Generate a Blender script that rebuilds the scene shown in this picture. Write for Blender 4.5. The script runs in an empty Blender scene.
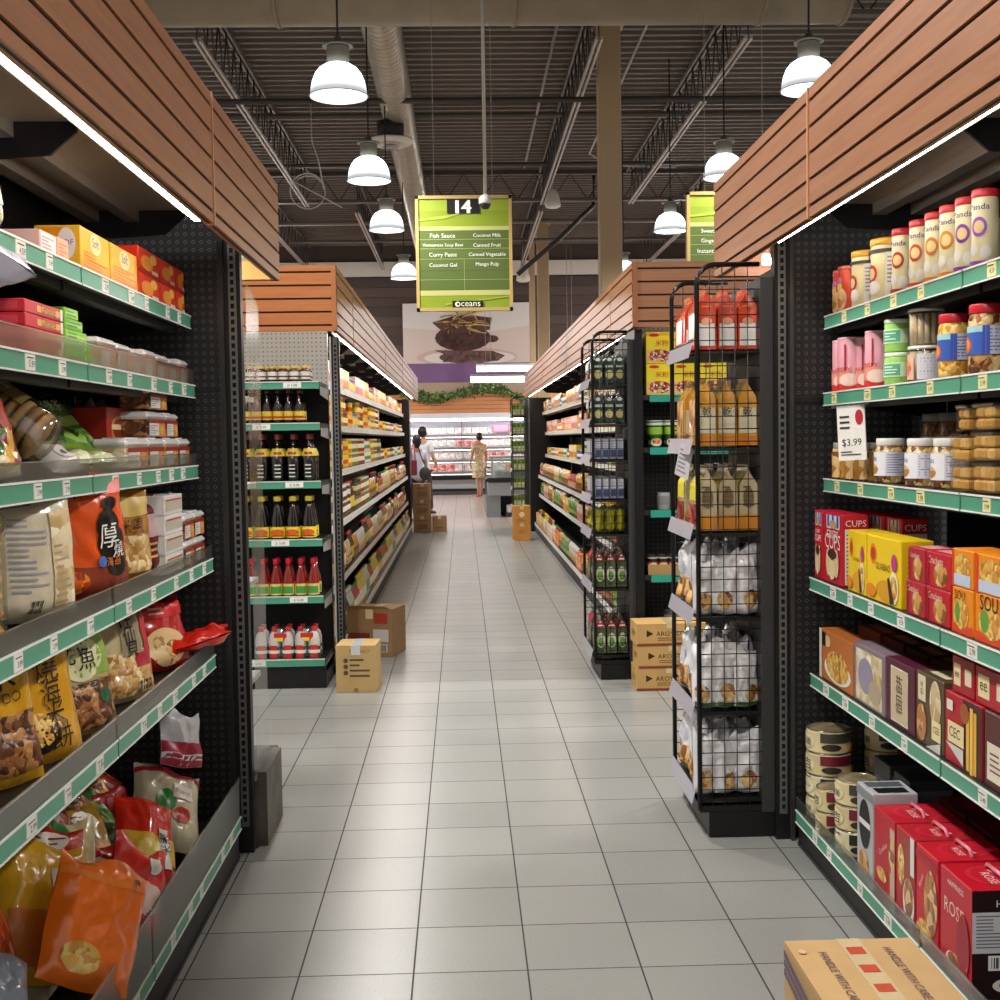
import bpy, math, random
from mathutils import Vector, Matrix, noise
random.seed(7)
PI = math.pi
S = bpy.context.scene
COL = S.collection
R = math.radians

# ------------------------------------------------------------------ camera
F, PITCH, YAW, ROLL, EYE = 1225.5, .0498, .0303, .0150, 1.54
fw = Vector((math.sin(YAW)*math.cos(PITCH), math.cos(YAW)*math.cos(PITCH), -math.sin(PITCH)))
rt0 = Vector((math.cos(YAW), -math.sin(YAW), 0))
up0 = rt0.cross(fw)
rt = math.cos(ROLL)*rt0 - math.sin(ROLL)*up0
up = math.sin(ROLL)*rt0 + math.cos(ROLL)*up0
cd = bpy.data.cameras.new('camera')
cd.sensor_width = 36; cd.lens = 36*F/1000; cd.clip_end = 200; cd.clip_start = .05
cam = bpy.data.objects.new('camera', cd); COL.objects.link(cam)
cam.matrix_world = Matrix(((rt.x, up.x, -fw.x, 0), (rt.y, up.y, -fw.y, 0), (rt.z, up.z, -fw.z, EYE), (0, 0, 0, 1)))
S.camera = cam
S.view_settings.view_transform = 'Standard'
S.view_settings.look = 'None'
S.view_settings.gamma = 1
S.view_settings.exposure = 0.0

def at_x(u, v, x):
    d = fw + rt*(u-500)/F + up*(500-v)/F
    t = x/d.x
    return Vector((x, d.y*t, EYE+d.z*t))
def at_y(u, v, y):
    d = fw + rt*(u-500)/F + up*(500-v)/F
    t = y/d.y
    return Vector((d.x*t, y, EYE+d.z*t))

# ------------------------------------------------------------------ materials
MATS = {}
def lin(h):
    h = h.lstrip('#')
    c = [int(h[i:i+2], 16)/255 for i in (0, 2, 4)]
    return [x/12.92 if x <= .04045 else ((x+.055)/1.055)**2.4 for x in c]
def newmat(key):
    m = bpy.data.materials.new(key); m.use_nodes = True
    MATS[key] = m
    return m, m.node_tree.nodes, m.node_tree.links, m.node_tree.nodes['Principled BSDF']
def mt(h, rough=.5, metal=0., emit=0., bump=0., bs=60., coat=0., spec=.5, mott=0., ms=8.):
    key = '%s_%g_%g_%g_%g_%g_%g_%g' % (h, rough, metal, emit, bump, coat, spec, mott)
    if key in MATS: return MATS[key]
    m, N, L, b = newmat(key)
    c = lin(h)
    b.inputs['Base Color'].default_value = (*c, 1)
    b.inputs['Roughness'].default_value = rough
    b.inputs['Metallic'].default_value = metal
    b.inputs['Specular IOR Level'].default_value = spec
    if coat: b.inputs['Coat Weight'].default_value = coat; b.inputs['Coat Roughness'].default_value = .08
    if emit:
        b.inputs['Emission Color'].default_value = (*c, 1); b.inputs['Emission Strength'].default_value = emit
    if bump or mott:
        tc = N.new('ShaderNodeTexCoord'); n = N.new('ShaderNodeTexNoise'); n.inputs['Scale'].default_value = bs
        n.inputs['Detail'].default_value = 3
        L.new(tc.outputs['Object'], n.inputs['Vector'])
        if bump:
            bp = N.new('ShaderNodeBump'); bp.inputs['Strength'].default_value = bump; bp.inputs['Distance'].default_value = .01
            L.new(n.outputs['Fac'], bp.inputs['Height']); L.new(bp.outputs['Normal'], b.inputs['Normal'])
        if mott:
            n2 = N.new('ShaderNodeTexNoise'); n2.inputs['Scale'].default_value = ms; n2.inputs['Detail'].default_value = 5
            L.new(tc.outputs['Object'], n2.inputs['Vector'])
            cr = N.new('ShaderNodeValToRGB')
            cr.color_ramp.elements[0].color = (*[x*(1-mott) for x in c], 1); cr.color_ramp.elements[0].position = .35
            cr.color_ramp.elements[1].color = (*[min(1, x*(1+mott*.6)) for x in c], 1); cr.color_ramp.elements[1].position = .65
            L.new(n2.outputs['Fac'], cr.inputs['Fac']); L.new(cr.outputs['Color'], b.inputs['Base Color'])
    return m
def P(h): return mt(h, .38)                       # printed card / paper
def G(h): return mt(h, .22, bump=.35, bs=28, coat=.5)   # shiny crinkled film
def J(h): return mt(h, .15, coat=.8)              # glass / glazed plastic
def food(name, cols, scale=40, gloss=.35, coat=.4):
    key = 'food_'+name
    if key in MATS: return MATS[key]
    m, N, L, b = newmat(key)
    tc = N.new('ShaderNodeTexCoord'); v = N.new('ShaderNodeTexVoronoi'); v.inputs['Scale'].default_value = scale
    nz = N.new('ShaderNodeTexNoise'); nz.inputs['Scale'].default_value = scale*.6
    mx = N.new('ShaderNodeMix'); mx.data_type = 'VECTOR'; mx.inputs['Factor'].default_value = .035
    L.new(tc.outputs['Object'], nz.inputs['Vector']); L.new(tc.outputs['Object'], mx.inputs[4]); L.new(nz.outputs['Color'], mx.inputs[5])
    L.new(mx.outputs[1], v.inputs['Vector'])
    sp = N.new('ShaderNodeSeparateColor'); L.new(v.outputs['Color'], sp.inputs['Color'])
    cr = N.new('ShaderNodeValToRGB'); cr.color_ramp.interpolation = 'CONSTANT'
    E = cr.color_ramp.elements
    while len(E) < len(cols): E.new(.5)
    for i, c in enumerate(cols):
        E[i].position = i/len(cols); E[i].color = (*lin(c), 1)
    L.new(sp.outputs[0], cr.inputs['Fac'])
    L.new(cr.outputs['Color'], b.inputs['Base Color'])
    bp = N.new('ShaderNodeBump'); bp.inputs['Strength'].default_value = .7; bp.inputs['Distance'].default_value = .006; bp.invert = True
    L.new(v.outputs['Distance'], bp.inputs['Height']); L.new(bp.outputs['Normal'], b.inputs['Normal'])
    b.inputs['Roughness'].default_value = gloss; b.inputs['Coat Weight'].default_value = coat
    return m
FD = {
 'cracker': (['c99a5a', 'e0b878', 'b07838', 'd8a860', 'f0d8a0'], 45),
 'cookie': (['d8a050', 'e8c080', 'b87830', '8a5020'], 30),
 'brown': (['6a3c1c', '9a6030', '4a2812', 'b88048'], 50),
 'pale': (['e8d8b0', 'd8c090', 'f4ecd0', 'c8a870'], 26),
 'white': (['f4f0e8', 'e0dcd4', 'fffaf0', 'd0ccc4'], 24),
 'mix': (['c03020', 'e8b040', '407030', 'f0e0b0', '802818'], 32),
 'orange': (['e86820', 'f8a030', 'd04010', 'fcc050'], 32),
 'red': (['a01818', 'd83020', 'e86040', '701010'], 36),
 'green': (['3a7028', '68a038', '284818', 'a0c850'], 30),
 'straw': (['f0c060', 'e0a040', 'f8d880', 'c88830'], 50),
 'nuts': (['a06030', 'd0a060', 'e8c890', '603818', 'c8b070'], 55),
 'meat': (['e87878', 'f0a8a0', 'fff0f0', 'd85858', 'f8d0c8'], 9),
 'meatpale': (['fff4f0', 'f8d8d0', 'ffffff', 'f0b8b0'], 9),
 'dark': (['1c2418', '38482c', '602018', '101410', '889068'], 34),
 'kimchi': (['a83018', 'c85828', 'e0b070', '702010', 'f0dcc0'], 70),
}
def FM(n): return food(n, *FD[n])
def clear(tint='ffffff', refl=.10, name='clear'):
    key = name+tint+str(refl)
    if key in MATS: return MATS[key]
    m, N, L, b = newmat(key)
    N.remove(b); out = N['Material Output']
    t = N.new('ShaderNodeBsdfTransparent'); t.inputs['Color'].default_value = (*lin(tint), 1)
    g = N.new('ShaderNodeBsdfAnisotropic'); g.inputs['Color'].default_value = (.95, .95, .95, 1); g.inputs['Roughness'].default_value = .32 if name == 'fence' else .14
    f = N.new('ShaderNodeLayerWeight'); f.inputs['Blend'].default_value = .35
    ad = N.new('ShaderNodeMath'); ad.operation = 'MULTIPLY_ADD'; ad.inputs[1].default_value = .22; ad.inputs[2].default_value = refl
    L.new(f.outputs['Fresnel'], ad.inputs[0])
    mx = N.new('ShaderNodeMixShader'); L.new(ad.outputs[0], mx.inputs[0]); L.new(t.outputs[0], mx.inputs[1]); L.new(g.outputs[0], mx.inputs[2])
    L.new(mx.outputs[0], out.inputs['Surface'])
    return m
def math_node(N, L, op, a, b=None, c=None):
    n = N.new('ShaderNodeMath'); n.operation = op
    for i, v in enumerate((a, b, c)):
        if v is None: continue
        if isinstance(v, (int, float)): n.inputs[i].default_value = v
        else: L.new(v, n.inputs[i])
    return n.outputs[0]
def pegboard(name, base, rim, hole, ax=0, pitch=.0290):
    key = 'peg_'+name
    if key in MATS: return MATS[key]
    m, N, L, b = newmat(key)
    g = N.new('ShaderNodeNewGeometry'); sp = N.new('ShaderNodeSeparateXYZ'); L.new(g.outputs['Position'], sp.inputs[0])
    def cell(s):
        a = math_node(N, L, 'MULTIPLY', s, 1/pitch); a = math_node(N, L, 'FRACT', a); return math_node(N, L, 'SUBTRACT', a, .5)
    x = cell(sp.outputs[ax]); z = cell(sp.outputs[2])
    d = math_node(N, L, 'SQRT', math_node(N, L, 'ADD', math_node(N, L, 'MULTIPLY', x, x), math_node(N, L, 'MULTIPLY', z, z)))
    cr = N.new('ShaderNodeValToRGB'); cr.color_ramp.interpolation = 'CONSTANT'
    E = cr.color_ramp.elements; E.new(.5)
    E[0].position = 0; E[0].color = (*lin(hole), 1); E[1].position = .13; E[1].color = (*lin(rim), 1); E[2].position = .22; E[2].color = (*lin(base), 1)  # pale hole rims on the black boards are a painted edge highlight
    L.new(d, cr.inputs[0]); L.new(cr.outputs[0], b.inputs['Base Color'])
    b.inputs['Roughness'].default_value = .45; b.inputs['Metallic'].default_value = .2
    return m
def tile_mat():
    m, N, L, b = newmat('floor_tiles')
    g = N.new('ShaderNodeNewGeometry'); mp = N.new('ShaderNodeMapping'); mp.vector_type = 'POINT'
    T = .3304
    mp.inputs['Location'].default_value = (-.5015*T, -.528*T, 0)
    L.new(g.outputs['Position'], mp.inputs['Vector'])
    br = N.new('ShaderNodeTexBrick'); br.offset = 0; br.squash = 1
    br.inputs['Scale'].default_value = 1; br.inputs['Brick Width'].default_value = T; br.inputs['Row Height'].default_value = T
    br.inputs['Mortar Size'].default_value = .0028; br.inputs['Mortar Smooth'].default_value = .2; br.inputs['Bias'].default_value = 0
    br.inputs['Color1'].default_value = (*lin('9fa09c'), 1); br.inputs['Color2'].default_value = (*lin('959693'), 1); br.inputs['Mortar'].default_value = (*lin('2c2c2b'), 1)
    L.new(mp.outputs[0], br.inputs['Vector'])
    n = N.new('ShaderNodeTexNoise'); n.inputs['Scale'].default_value = 260; n.inputs['Detail'].default_value = 2
    L.new(g.outputs['Position'], n.inputs['Vector'])
    n2 = N.new('ShaderNodeTexNoise'); n2.inputs['Scale'].default_value = 1.7; n2.inputs['Detail'].default_value = 4
    L.new(g.outputs['Position'], n2.inputs['Vector'])
    f = math_node(N, L, 'MULTIPLY_ADD', n.outputs['Fac'], .22, .80)
    f = math_node(N, L, 'MULTIPLY', f, math_node(N, L, 'MULTIPLY_ADD', n2.outputs['Fac'], .16, .98))
    mx = N.new('ShaderNodeMix'); mx.data_type = 'RGBA'; mx.blend_type = 'MULTIPLY'; mx.inputs['Factor'].default_value = 1
    L.new(br.outputs['Color'], mx.inputs[6]); L.new(f, mx.inputs[7])
    # the tiles past the run of middle gondolas are tinted warmer and pinker
    sp = N.new('ShaderNodeSeparateXYZ'); L.new(g.outputs['Position'], sp.inputs[0])
    far = math_node(N, L, 'GREATER_THAN', sp.outputs[1], 21.0)
    mw = N.new('ShaderNodeMix'); mw.data_type = 'RGBA'; mw.blend_type = 'MULTIPLY'
    L.new(far, mw.inputs['Factor']); L.new(mx.outputs[2], mw.inputs[6]); mw.inputs[7].default_value = (1.25, 1.0, .92, 1)
    L.new(mw.outputs[2], b.inputs['Base Color'])
    ro = math_node(N, L, 'MULTIPLY_ADD', n.outputs['Fac'], .04, .26)
    ro = math_node(N, L, 'MULTIPLY_ADD', br.outputs['Fac'], .4, ro)
    L.new(ro, b.inputs['Roughness'])
    bp = N.new('ShaderNodeBump'); bp.inputs['Strength'].default_value = .35; bp.inputs['Distance'].default_value = .002; bp.invert = True
    L.new(br.outputs['Fac'], bp.inputs['Height'])
    bp2 = N.new('ShaderNodeBump'); bp2.inputs['Strength'].default_value = .06; bp2.inputs['Distance'].default_value = .002
    L.new(n.outputs['Fac'], bp2.inputs['Height']); L.new(bp.outputs[0], bp2.inputs['Normal'])
    L.new(bp2.outputs[0], b.inputs['Normal'])
    return m
def wood_mat(key, c1, c2):
    if key in MATS: return MATS[key]
    m, N, L, b = newmat(key)
    tc = N.new('ShaderNodeTexCoord'); mp = N.new('ShaderNodeMapping'); mp.inputs['Scale'].default_value = (3, 3, 60)
    n = N.new('ShaderNodeTexNoise'); n.inputs['Scale'].default_value = 1.2; n.inputs['Detail'].default_value = 5
    L.new(tc.outputs['Object'], mp.inputs[0]); L.new(mp.outputs[0], n.inputs['Vector'])
    cr = N.new('ShaderNodeValToRGB'); cr.color_ramp.elements[0].color = (*lin(c1), 1); cr.color_ramp.elements[1].color = (*lin(c2), 1)
    cr.color_ramp.elements[0].position = .3; cr.color_ramp.elements[1].position = .7
    L.new(n.outputs['Fac'], cr.inputs[0]); L.new(cr.outputs[0], b.inputs['Base Color'])
    b.inputs['Roughness'].default_value = .42
    return m
WOOD = wood_mat('wood_slat', 'a06a49', 'b07953')
WOODO = wood_mat('wood_orange', 'b86c38', 'c87c44')
GROOVE = mt('1c120c', .7)
BLK = mt('161616', .42, .3, bump=.1, bs=200)
BLK2 = mt('0d0d0d', .5)
SHELF = mt('3a3936', .38, .5)
GREYM = mt('77797a', .35, .8)
GREEN = mt('55a083', .35)
GREENL = mt('8fc07c', .4)
WHITE = mt('eeeeea', .4)
LIPW = mt('d8dad8', .4)
TAG = mt('f4f2ea', .5)
INK = mt('30302e', .6)
TUBE = mt('fff4ea', .4, emit=22.0)
GALV = mt('a59a88', .42, .55, mott=.12, ms=4)
BEAM = mt('b5aaa2', .55)
DECK = mt('6c6056', .65)
DARKB = mt('2c2622', .7)
CARD = mt('b88e58', .7, mott=.08, ms=6)

# ------------------------------------------------------------------ mesh builder
TXT = {}
def text_geo(s):
    if s in TXT: return TXT[s]
    cu = bpy.data.curves.new('t', 'FONT'); cu.body = s; cu.resolution_u = 2
    o = bpy.data.objects.new('t', cu); COL.objects.link(o)
    bpy.context.view_layer.update()
    dg = bpy.context.evaluated_depsgraph_get()
    me = bpy.data.meshes.new_from_object(o.evaluated_get(dg))
    V = [(v.co.x, v.co.y) for v in me.vertices]; Fc = [tuple(p.vertices) for p in me.polygons]
    bpy.data.objects.remove(o); bpy.data.curves.remove(cu); bpy.data.meshes.remove(me)
    if V:
        x0 = min(v[0] for v in V); x1 = max(v[0] for v in V); y0 = min(v[1] for v in V); y1 = max(v[1] for v in V)
        w = x1-x0 or 1
        V = [((x-(x0+x1)/2)/w, (y-(y0+y1)/2)/w) for x, y in V]
    TXT[s] = (V, Fc)
    return TXT[s]
class MB:
    def __init__(s): s.v = []; s.f = []; s.m = []; s.mats = []; s.sm = []
    def mi(s, m):
        if m not in s.mats: s.mats.append(m)
        return s.mats.index(m)
    def face(s, idx, m, sm=False): s.f.append(tuple(idx)); s.m.append(s.mi(m)); s.sm.append(sm)
    def quad(s, a, b, c, d, m):
        n = len(s.v); s.v += [Vector(a), Vector(b), Vector(c), Vector(d)]; s.face((n, n+1, n+2, n+3), m)
    def box(s, x0, x1, y0, y1, z0, z1, m, c=0.):
        if x0 > x1: x0, x1 = x1, x0
        if y0 > y1: y0, y1 = y1, y0
        if c <= 0:
            n = len(s.v)
            s.v += [Vector(p) for p in ((x0,y0,z0),(x1,y0,z0),(x1,y1,z0),(x0,y1,z0),(x0,y0,z1),(x1,y0,z1),(x1,y1,z1),(x0,y1,z1))]
            for q in ((0,3,2,1),(4,5,6,7),(0,1,5,4),(1,2,6,5),(2,3,7,6),(3,0,4,7)): s.face([n+i for i in q], m)
            return
        idx = {}
        n = len(s.v)
        X = (x0, x1); Y = (y0, y1); Z = (z0, z1)
        for i in (0, 1):
            for j in (0, 1):
                for k in (0, 1):
                    ix = c if i == 0 else -c; jy = c if j == 0 else -c; kz = c if k == 0 else -c
                    for a, p in enumerate(((X[i], Y[j]+jy, Z[k]+kz), (X[i]+ix, Y[j], Z[k]+kz), (X[i]+ix, Y[j]+jy, Z[k]))):
                        idx[(i, j, k, a)] = len(s.v); s.v.append(Vector(p))
        for i in (0, 1):
            q = [idx[(i,0,0,0)], idx[(i,1,0,0)], idx[(i,1,1,0)], idx[(i,0,1,0)]]; s.face(q if i else q[::-1], m)
            q = [idx[(0,i,0,1)], idx[(1,i,0,1)], idx[(1,i,1,1)], idx[(0,i,1,1)]]; s.face(q[::-1] if i else q, m)
            q = [idx[(0,0,i,2)], idx[(1,0,i,2)], idx[(1,1,i,2)], idx[(0,1,i,2)]]; s.face(q if i else q[::-1], m)
        for i in (0, 1):
            for j in (0, 1):
                s.face([idx[(i,j,0,0)], idx[(i,j,1,0)], idx[(i,j,1,1)], idx[(i,j,0,1)]], m)
                s.face([idx[(i,0,j,0)], idx[(i,1,j,0)], idx[(i,1,j,2)], idx[(i,0,j,2)]], m)
                s.face([idx[(0,i,j,1)], idx[(1,i,j,1)], idx[(1,i,j,2)], idx[(0,i,j,2)]], m)
                for k in (0, 1): s.face([idx[(i,j,k,0)], idx[(i,j,k,1)], idx[(i,j,k,2)]], m)
    def lathe(s, prof, m, seg=20, cx=0, cy=0, mats=None, cap=True):
        n = len(s.v); k = len(prof)
        for r, z in prof:
            for i in range(seg):
                a = 2*PI*i/seg; s.v.append(Vector((cx+r*math.cos(a), cy+r*math.sin(a), z)))
        for j in range(k-1):
            mm = mats[j] if mats else m
            for i in range(seg):
                i2 = (i+1) % seg
                s.face((n+j*seg+i, n+j*seg+i2, n+(j+1)*seg+i2, n+(j+1)*seg+i), mm, True)
        if cap:
            s.face([n+i for i in range(seg)][::-1], mats[0] if mats else m)
            s.face([n+(k-1)*seg+i for i in range(seg)], mats[-1] if mats else m)
    def tube(s, pts, r, m, seg=8, cap=True):
        pts = [Vector(p) for p in pts]; n = len(s.v)
        for i, p in enumerate(pts):
            d = (pts[min(i+1, len(pts)-1)]-pts[max(i-1, 0)]).normalized()
            a = Vector((0, 0, 1)) if abs(d.z) < .9 else Vector((1, 0, 0))
            u = d.cross(a).normalized(); w = d.cross(u)
            for k in range(seg):
                t = 2*PI*k/seg; s.v.append(p+u*r*math.cos(t)+w*r*math.sin(t))
        for i in range(len(pts)-1):
            for k in range(seg):
                k2 = (k+1) % seg
                s.face((n+i*seg+k, n+i*seg+k2, n+(i+1)*seg+k2, n+(i+1)*seg+k), m, True)
        if cap:
            s.face([n+k for k in range(seg)][::-1], m); s.face([n+(len(pts)-1)*seg+k for k in range(seg)], m)
    def surf(s, fn, nu, nv, m, sm=True):
        n = len(s.v)
        for j in range(nv+1):
            for i in range(nu+1): s.v.append(Vector(fn(i/nu, j/nv)))
        for j in range(nv):
            for i in range(nu):
                a = n+j*(nu+1)+i
                s.face((a, a+1, a+nu+2, a+nu+1), m, sm)
    def text(s, t, fn, w, m):
        V, Fc = text_geo(t); n = len(s.v)
        for x, y in V: s.v.append(Vector(fn(x*w, y*w)))
        for f in Fc: s.face([n+i for i in f], m)
    def art(s, items, W, H, fn, curved=False):
        """fn(u,v,off): u in [-W/2,W/2], v in [0,H] -> point"""
        for q, it in enumerate(items):
            off = (.0022 if curved else .0009)+.0004*q
            k = it[0]
            if k == 'r':
                _, u0, v0, u1, v1, m = it
                nu = max(1, int(abs(u1-u0)*W/.009)) if curved else 1
                nv = max(1, int(abs(v1-v0)*H/.012)) if curved else 1
                s.surf(lambda a, b: fn((u0+(u1-u0)*a)*W, (v0+(v1-v0)*b)*H, off), nu, nv, m)
            elif k == 'e':
                _, cx, cy, rx, ry, m = it
                n = len(s.v); sg = 20; rings = (5 if rx*W > .03 else 3) if curved else 1
                s.v.append(Vector(fn(cx*W, cy*H, off)))
                for r in range(1, rings+1):
                    for i in range(sg):
                        a = 2*PI*i/sg
                        s.v.append(Vector(fn((cx+rx*math.cos(a)*r/rings)*W, (cy+ry*math.sin(a)*r/rings)*H, off)))
                for i in range(sg): s.face((n, n+1+i, n+1+(i+1) % sg), m, True)
                for r in range(1, rings):
                    for i in range(sg):
                        a = n+1+(r-1)*sg; b = n+1+r*sg
                        s.face((a+i, b+i, b+(i+1) % sg, a+(i+1) % sg), m, True)
            elif k == 'p':      # polygon
                _, pts, m = it
                n = len(s.v)
                for a, b in pts: s.v.append(Vector(fn(a*W, b*H, off)))
                s.face(range(n, n+len(pts)), m)
            elif k == 't':
                t, cx, cy, wf, m = it[1:6]; rot = R(it[6]) if len(it) > 6 else 0
                c_, s_ = math.cos(rot), math.sin(rot)
                if curved: off += .0022
                s.text(t, lambda a, b: fn(cx*W+a*c_-b*s_, cy*H+a*s_+b*c_, off), wf*(W if abs(c_) > .5 else H), m)
            elif k == 'l':      # lines of small print
                _, u0, v0, u1, v1, cnt, m = it
                for i in range(cnt):
                    v = v0+(v1-v0)*(i+.5)/cnt; e = u1-(u1-u0)*random.choice((0, .1, .3, .5))
                    hh = (v1-v0)/cnt*.18
                    s.surf(lambda a, b: fn((u0+(e-u0)*a)*W, (v-hh+2*hh*b)*H, off), 4 if curved else 1, 1, m)
            elif k == 'b':      # barcode
                _, u0, v0, u1, v1, m = it
                for i in range(9):
                    a0 = u0+(u1-u0)*i/9
                    s.surf(lambda a, b: fn((a0+(u1-u0)*(.03+.03*(i % 3))*a)*W, (v0+(v1-v0)*b)*H, off), 1, 1, m)
    def mesh(s, name):
        me = bpy.data.meshes.new(name); me.from_pydata([tuple(v) for v in s.v], [], s.f)
        for m in s.mats: me.materials.append(m)
        me.polygons.foreach_set('material_index', s.m)
        me.polygons.foreach_set('use_smooth', s.sm)
        me.update()
        return me
    def build(s, name, parent=None):
        o = bpy.data.objects.new(name, s.mesh(name)); COL.objects.link(o)
        if parent: o.parent = parent
        return o
def tag(o, label=None, cat=None, group=None, kind=None):
    if label: o['label'] = label
    if cat: o['category'] = cat
    if group: o['group'] = group
    if kind: o['kind'] = kind
    return o
def empty(name, loc=(0, 0, 0), rz=0):
    o = bpy.data.objects.new(name, None); COL.objects.link(o); o.location = loc; o.rotation_euler = (0, 0, rz)
    o.empty_display_size = .1
    return o
def copy_tree(o, parent=None):
    c = o.copy(); COL.objects.link(c); c.parent = parent
    for ch in list(o.children): copy_tree(ch, c)
    return c
def bx(x0, x1, y0, y1, z0, z1, m, name, parent=None, c=0.):
    b = MB(); b.box(x0, x1, y0, y1, z0, z1, m, c); return b.build(name, parent)
def struct(o): o['kind'] = 'structure'; return o

# ------------------------------------------------------------------ the setting
def woff(o):
    p = Vector((0, 0, 0))
    while o: p += o.location; o = o.parent
    return p
def bA(b, name, parent):            # absolute coordinates -> child of an unrotated parent
    w = woff(parent)
    b.v = [v-w for v in b.v]
    return b.build(name, parent)
def bxA(x0, x1, y0, y1, z0, z1, m, name, parent, c=0.):
    b = MB(); b.box(x0, x1, y0, y1, z0, z1, m, c); return bA(b, name, parent)

struct(bx(-14, 18, -4, 38, -.1, 0, tile_mat(), 'floor'))
# corrugated steel roof deck, ridges across the aisles
b = MB(); prof = []; y = -2.
while y < 37.2:
    prof += [(y, 7.20), (y+.075, 7.20), (y+.10, 7.31), (y+.235, 7.31)]; y += .26
for (ya, za), (yb, zb) in zip(prof, prof[1:]):
    b.quad((-14, ya, za), (18, ya, za), (18, yb, zb), (-14, yb, zb), DECK)
b.box(-14, 18, -2, 37.2, 7.32, 7.4, DECK)
struct(b.build('ceiling'))
# back wall: dark planks, white band on top, violet band, plain soffit
b = MB()
plank = [mt('4b3c36', .8), mt('53433c', .8), mt('463833', .8)]
b.box(-14, 18, 36.05, 36.3, 0, 7.2, plank[2])
z = 2.9; i = 0
while z < 6.25:
    b.box(-14, 18, 36.0, 36.05, z+.01, min(z+.28, 6.29), plank[i % 3]); z += .28; i += 1
struct(b.build('wall_back'))
o = bx(-14, 18, 35.93, 36.0, 6.30, 6.72, mt('cfc4b8', .6), 'trim_1'); struct(o)
o = bx(-14, 18, 35.85, 36.0, 3.18, 3.76, mt('7c5a88', .7, mott=.12, ms=1.2), 'trim_2'); struct(o)
o = bx(-14, 18, 35.4, 36.0, 2.80, 3.18, mt('b39a82', .7), 'trim_3'); struct(o)
# steel columns inside the right-hand row of gondolas
COLM = mt('b09674', .6)
def column(x, y, w, label):
    o = empty('column', (x, y, 0))
    tag(o, label, 'column')
    b = MB(); b.box(x-w/2, x+w/2, y-w/2, y+w/2, 0, 7.18, COLM, .01); bA(b, 'shaft', o)
    b = MB(); b.box(x-w/2-.06, x+w/2+.06, y-w/2-.06, y+w/2+.06, 7.1, 7.19, COLM); bA(b, 'cap_plate', o)
    return o
column(2.07, 16.85, .30, 'wide tan square column rising from the right middle shelving to the roof')
column(2.18, 32.15, .30, 'tan column far back, right beside the steak picture')
column(2.72, 34.15, .16, 'slim tan post just behind the far column')
COLd = [o for o in COL.objects if o.name.startswith('column')]
COLd[2].location.x -= .71
# open web joists
def joist(x, y0, y1, label, col, group=None):
    o = empty('roof_joist', (x, y0, 6.4)); tag(o, label, 'beam', group)
    b = MB()
    for dx in (-.045, .02): b.box(x+dx, x+dx+.03, y0, y1, 6.40, 6.44, col)
    bA(b, 'bottom_chord', o)
    b = MB()
    for dx in (-.045, .02): b.box(x+dx, x+dx+.03, y0-.25, y1+.25, 7.12, 7.18, mt('6e645c', .6))
    bA(b, 'top_chord', o)
    b = MB(); n = int((y1-y0)/.55); s = (y1-y0)/n
    for i in range(n):
        ya = y0+i*s
        b.tube([(x, ya, 6.43), (x, ya+s/2, 7.14)], .011, mt('3c3632', .6), 5)
        b.tube([(x, ya+s/2, 7.14), (x, ya+s, 6.43)], .011, mt('3c3632', .6), 5)
    bA(b, 'web', o)
    return o
joist(-3.13, 15.2, 25.8, 'open-web joist left of the hanging lamps, first bay', BEAM)
joist(1.76, 15.2, 25.8, 'open-web joist just left of the wide tan column', BEAM)
joist(3.6, 15.2, 25.8, 'open-web joist right of the wide tan column', BEAM)
joist(-4.3, 26.6, 35.4, 'far open-web joist above the left middle shelving', BEAM)
joist(-2.17, 26.6, 35.4, 'far open-web joist behind the row of four lamps', BEAM)
joist(1.78, 26.6, 35.4, 'far open-web joist over the distant tan column', BEAM)
joist(5.3, 26.6, 35.4, 'far open-web joist right of the wide column, second bay', BEAM)
for yy, zz, h, lb in ((26.2, 6.55, .62, 'dark roof girder crossing the hall where the two bays meet'), (15.0, 6.6, .55, 'dark roof girder crossing behind the big duct')):
    o = empty('roof_girder', (0, yy, zz)); tag(o, lb, 'beam')
    b = MB(); b.box(-13, 17, yy-.07, yy+.07, zz, zz+.06, mt('5d534b', .6)); bA(b, 'bottom_flange', o)
    b = MB(); b.box(-13, 17, yy-.07, yy+.07, zz+h-.06, zz+h, mt('4a423c', .6)); bA(b, 'top_flange', o)
    b = MB()
    for i in range(40):
        x = -13+i*.75; b.tube([(x, yy, zz+.03), (x+.375, yy, zz+h-.03), (x+.75, yy, zz+.03)], .015, mt('38322e', .6), 5)
    bA(b, 'web', o)
def pipe(y, z, r, col, label, x0=-13, x1=17):
    b = MB(); b.tube([(x0, y, z), (x1, y, z)], r, col, 8)
    tag(b.build('ceiling_pipe'), label, 'pipe')
pipe(15.9, 6.95, .035, mt('4e463f', .6), 'thin dark ceiling pipe nearest behind the big duct')
pipe(17.3, 6.25, .04, mt('3c3531', .6), 'dark ceiling pipe crossing above the second lamp')
pipe(21.0, 7.0, .05, mt('5b524a', .6), 'grey-brown ceiling pipe crossing mid bay')
pipe(24.0, 6.85, .04, mt('433b36', .6), 'dark ceiling pipe just before the middle girder')
pipe(28.3, 6.5, .05, mt('7a716a', .6), 'pale ceiling pipe just past the middle girder')
pipe(31.5, 6.6, .04, mt('6a615a', .6), 'pale ceiling pipe far back over the banner')
b = MB(); b.tube([(2.5, 15.5, 6.9), (2.5, 23.4, 6.9), (2.9, 23.7, 6.75), (4.2, 23.72, 6.7)], .018, mt('b8b0a8', .5), 6)
tag(b.build('conduit'), 'thin pale conduit bending right near the right lamps', 'pipe')
b = MB(); b.tube([(1.35, 16.0, 7.0), (1.35, 25.0, 7.0)], .022, mt('8a8078', .5), 6)
tag(b.build('conduit'), 'straight pale conduit left of the column joist', 'pipe')
b = MB()
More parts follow.
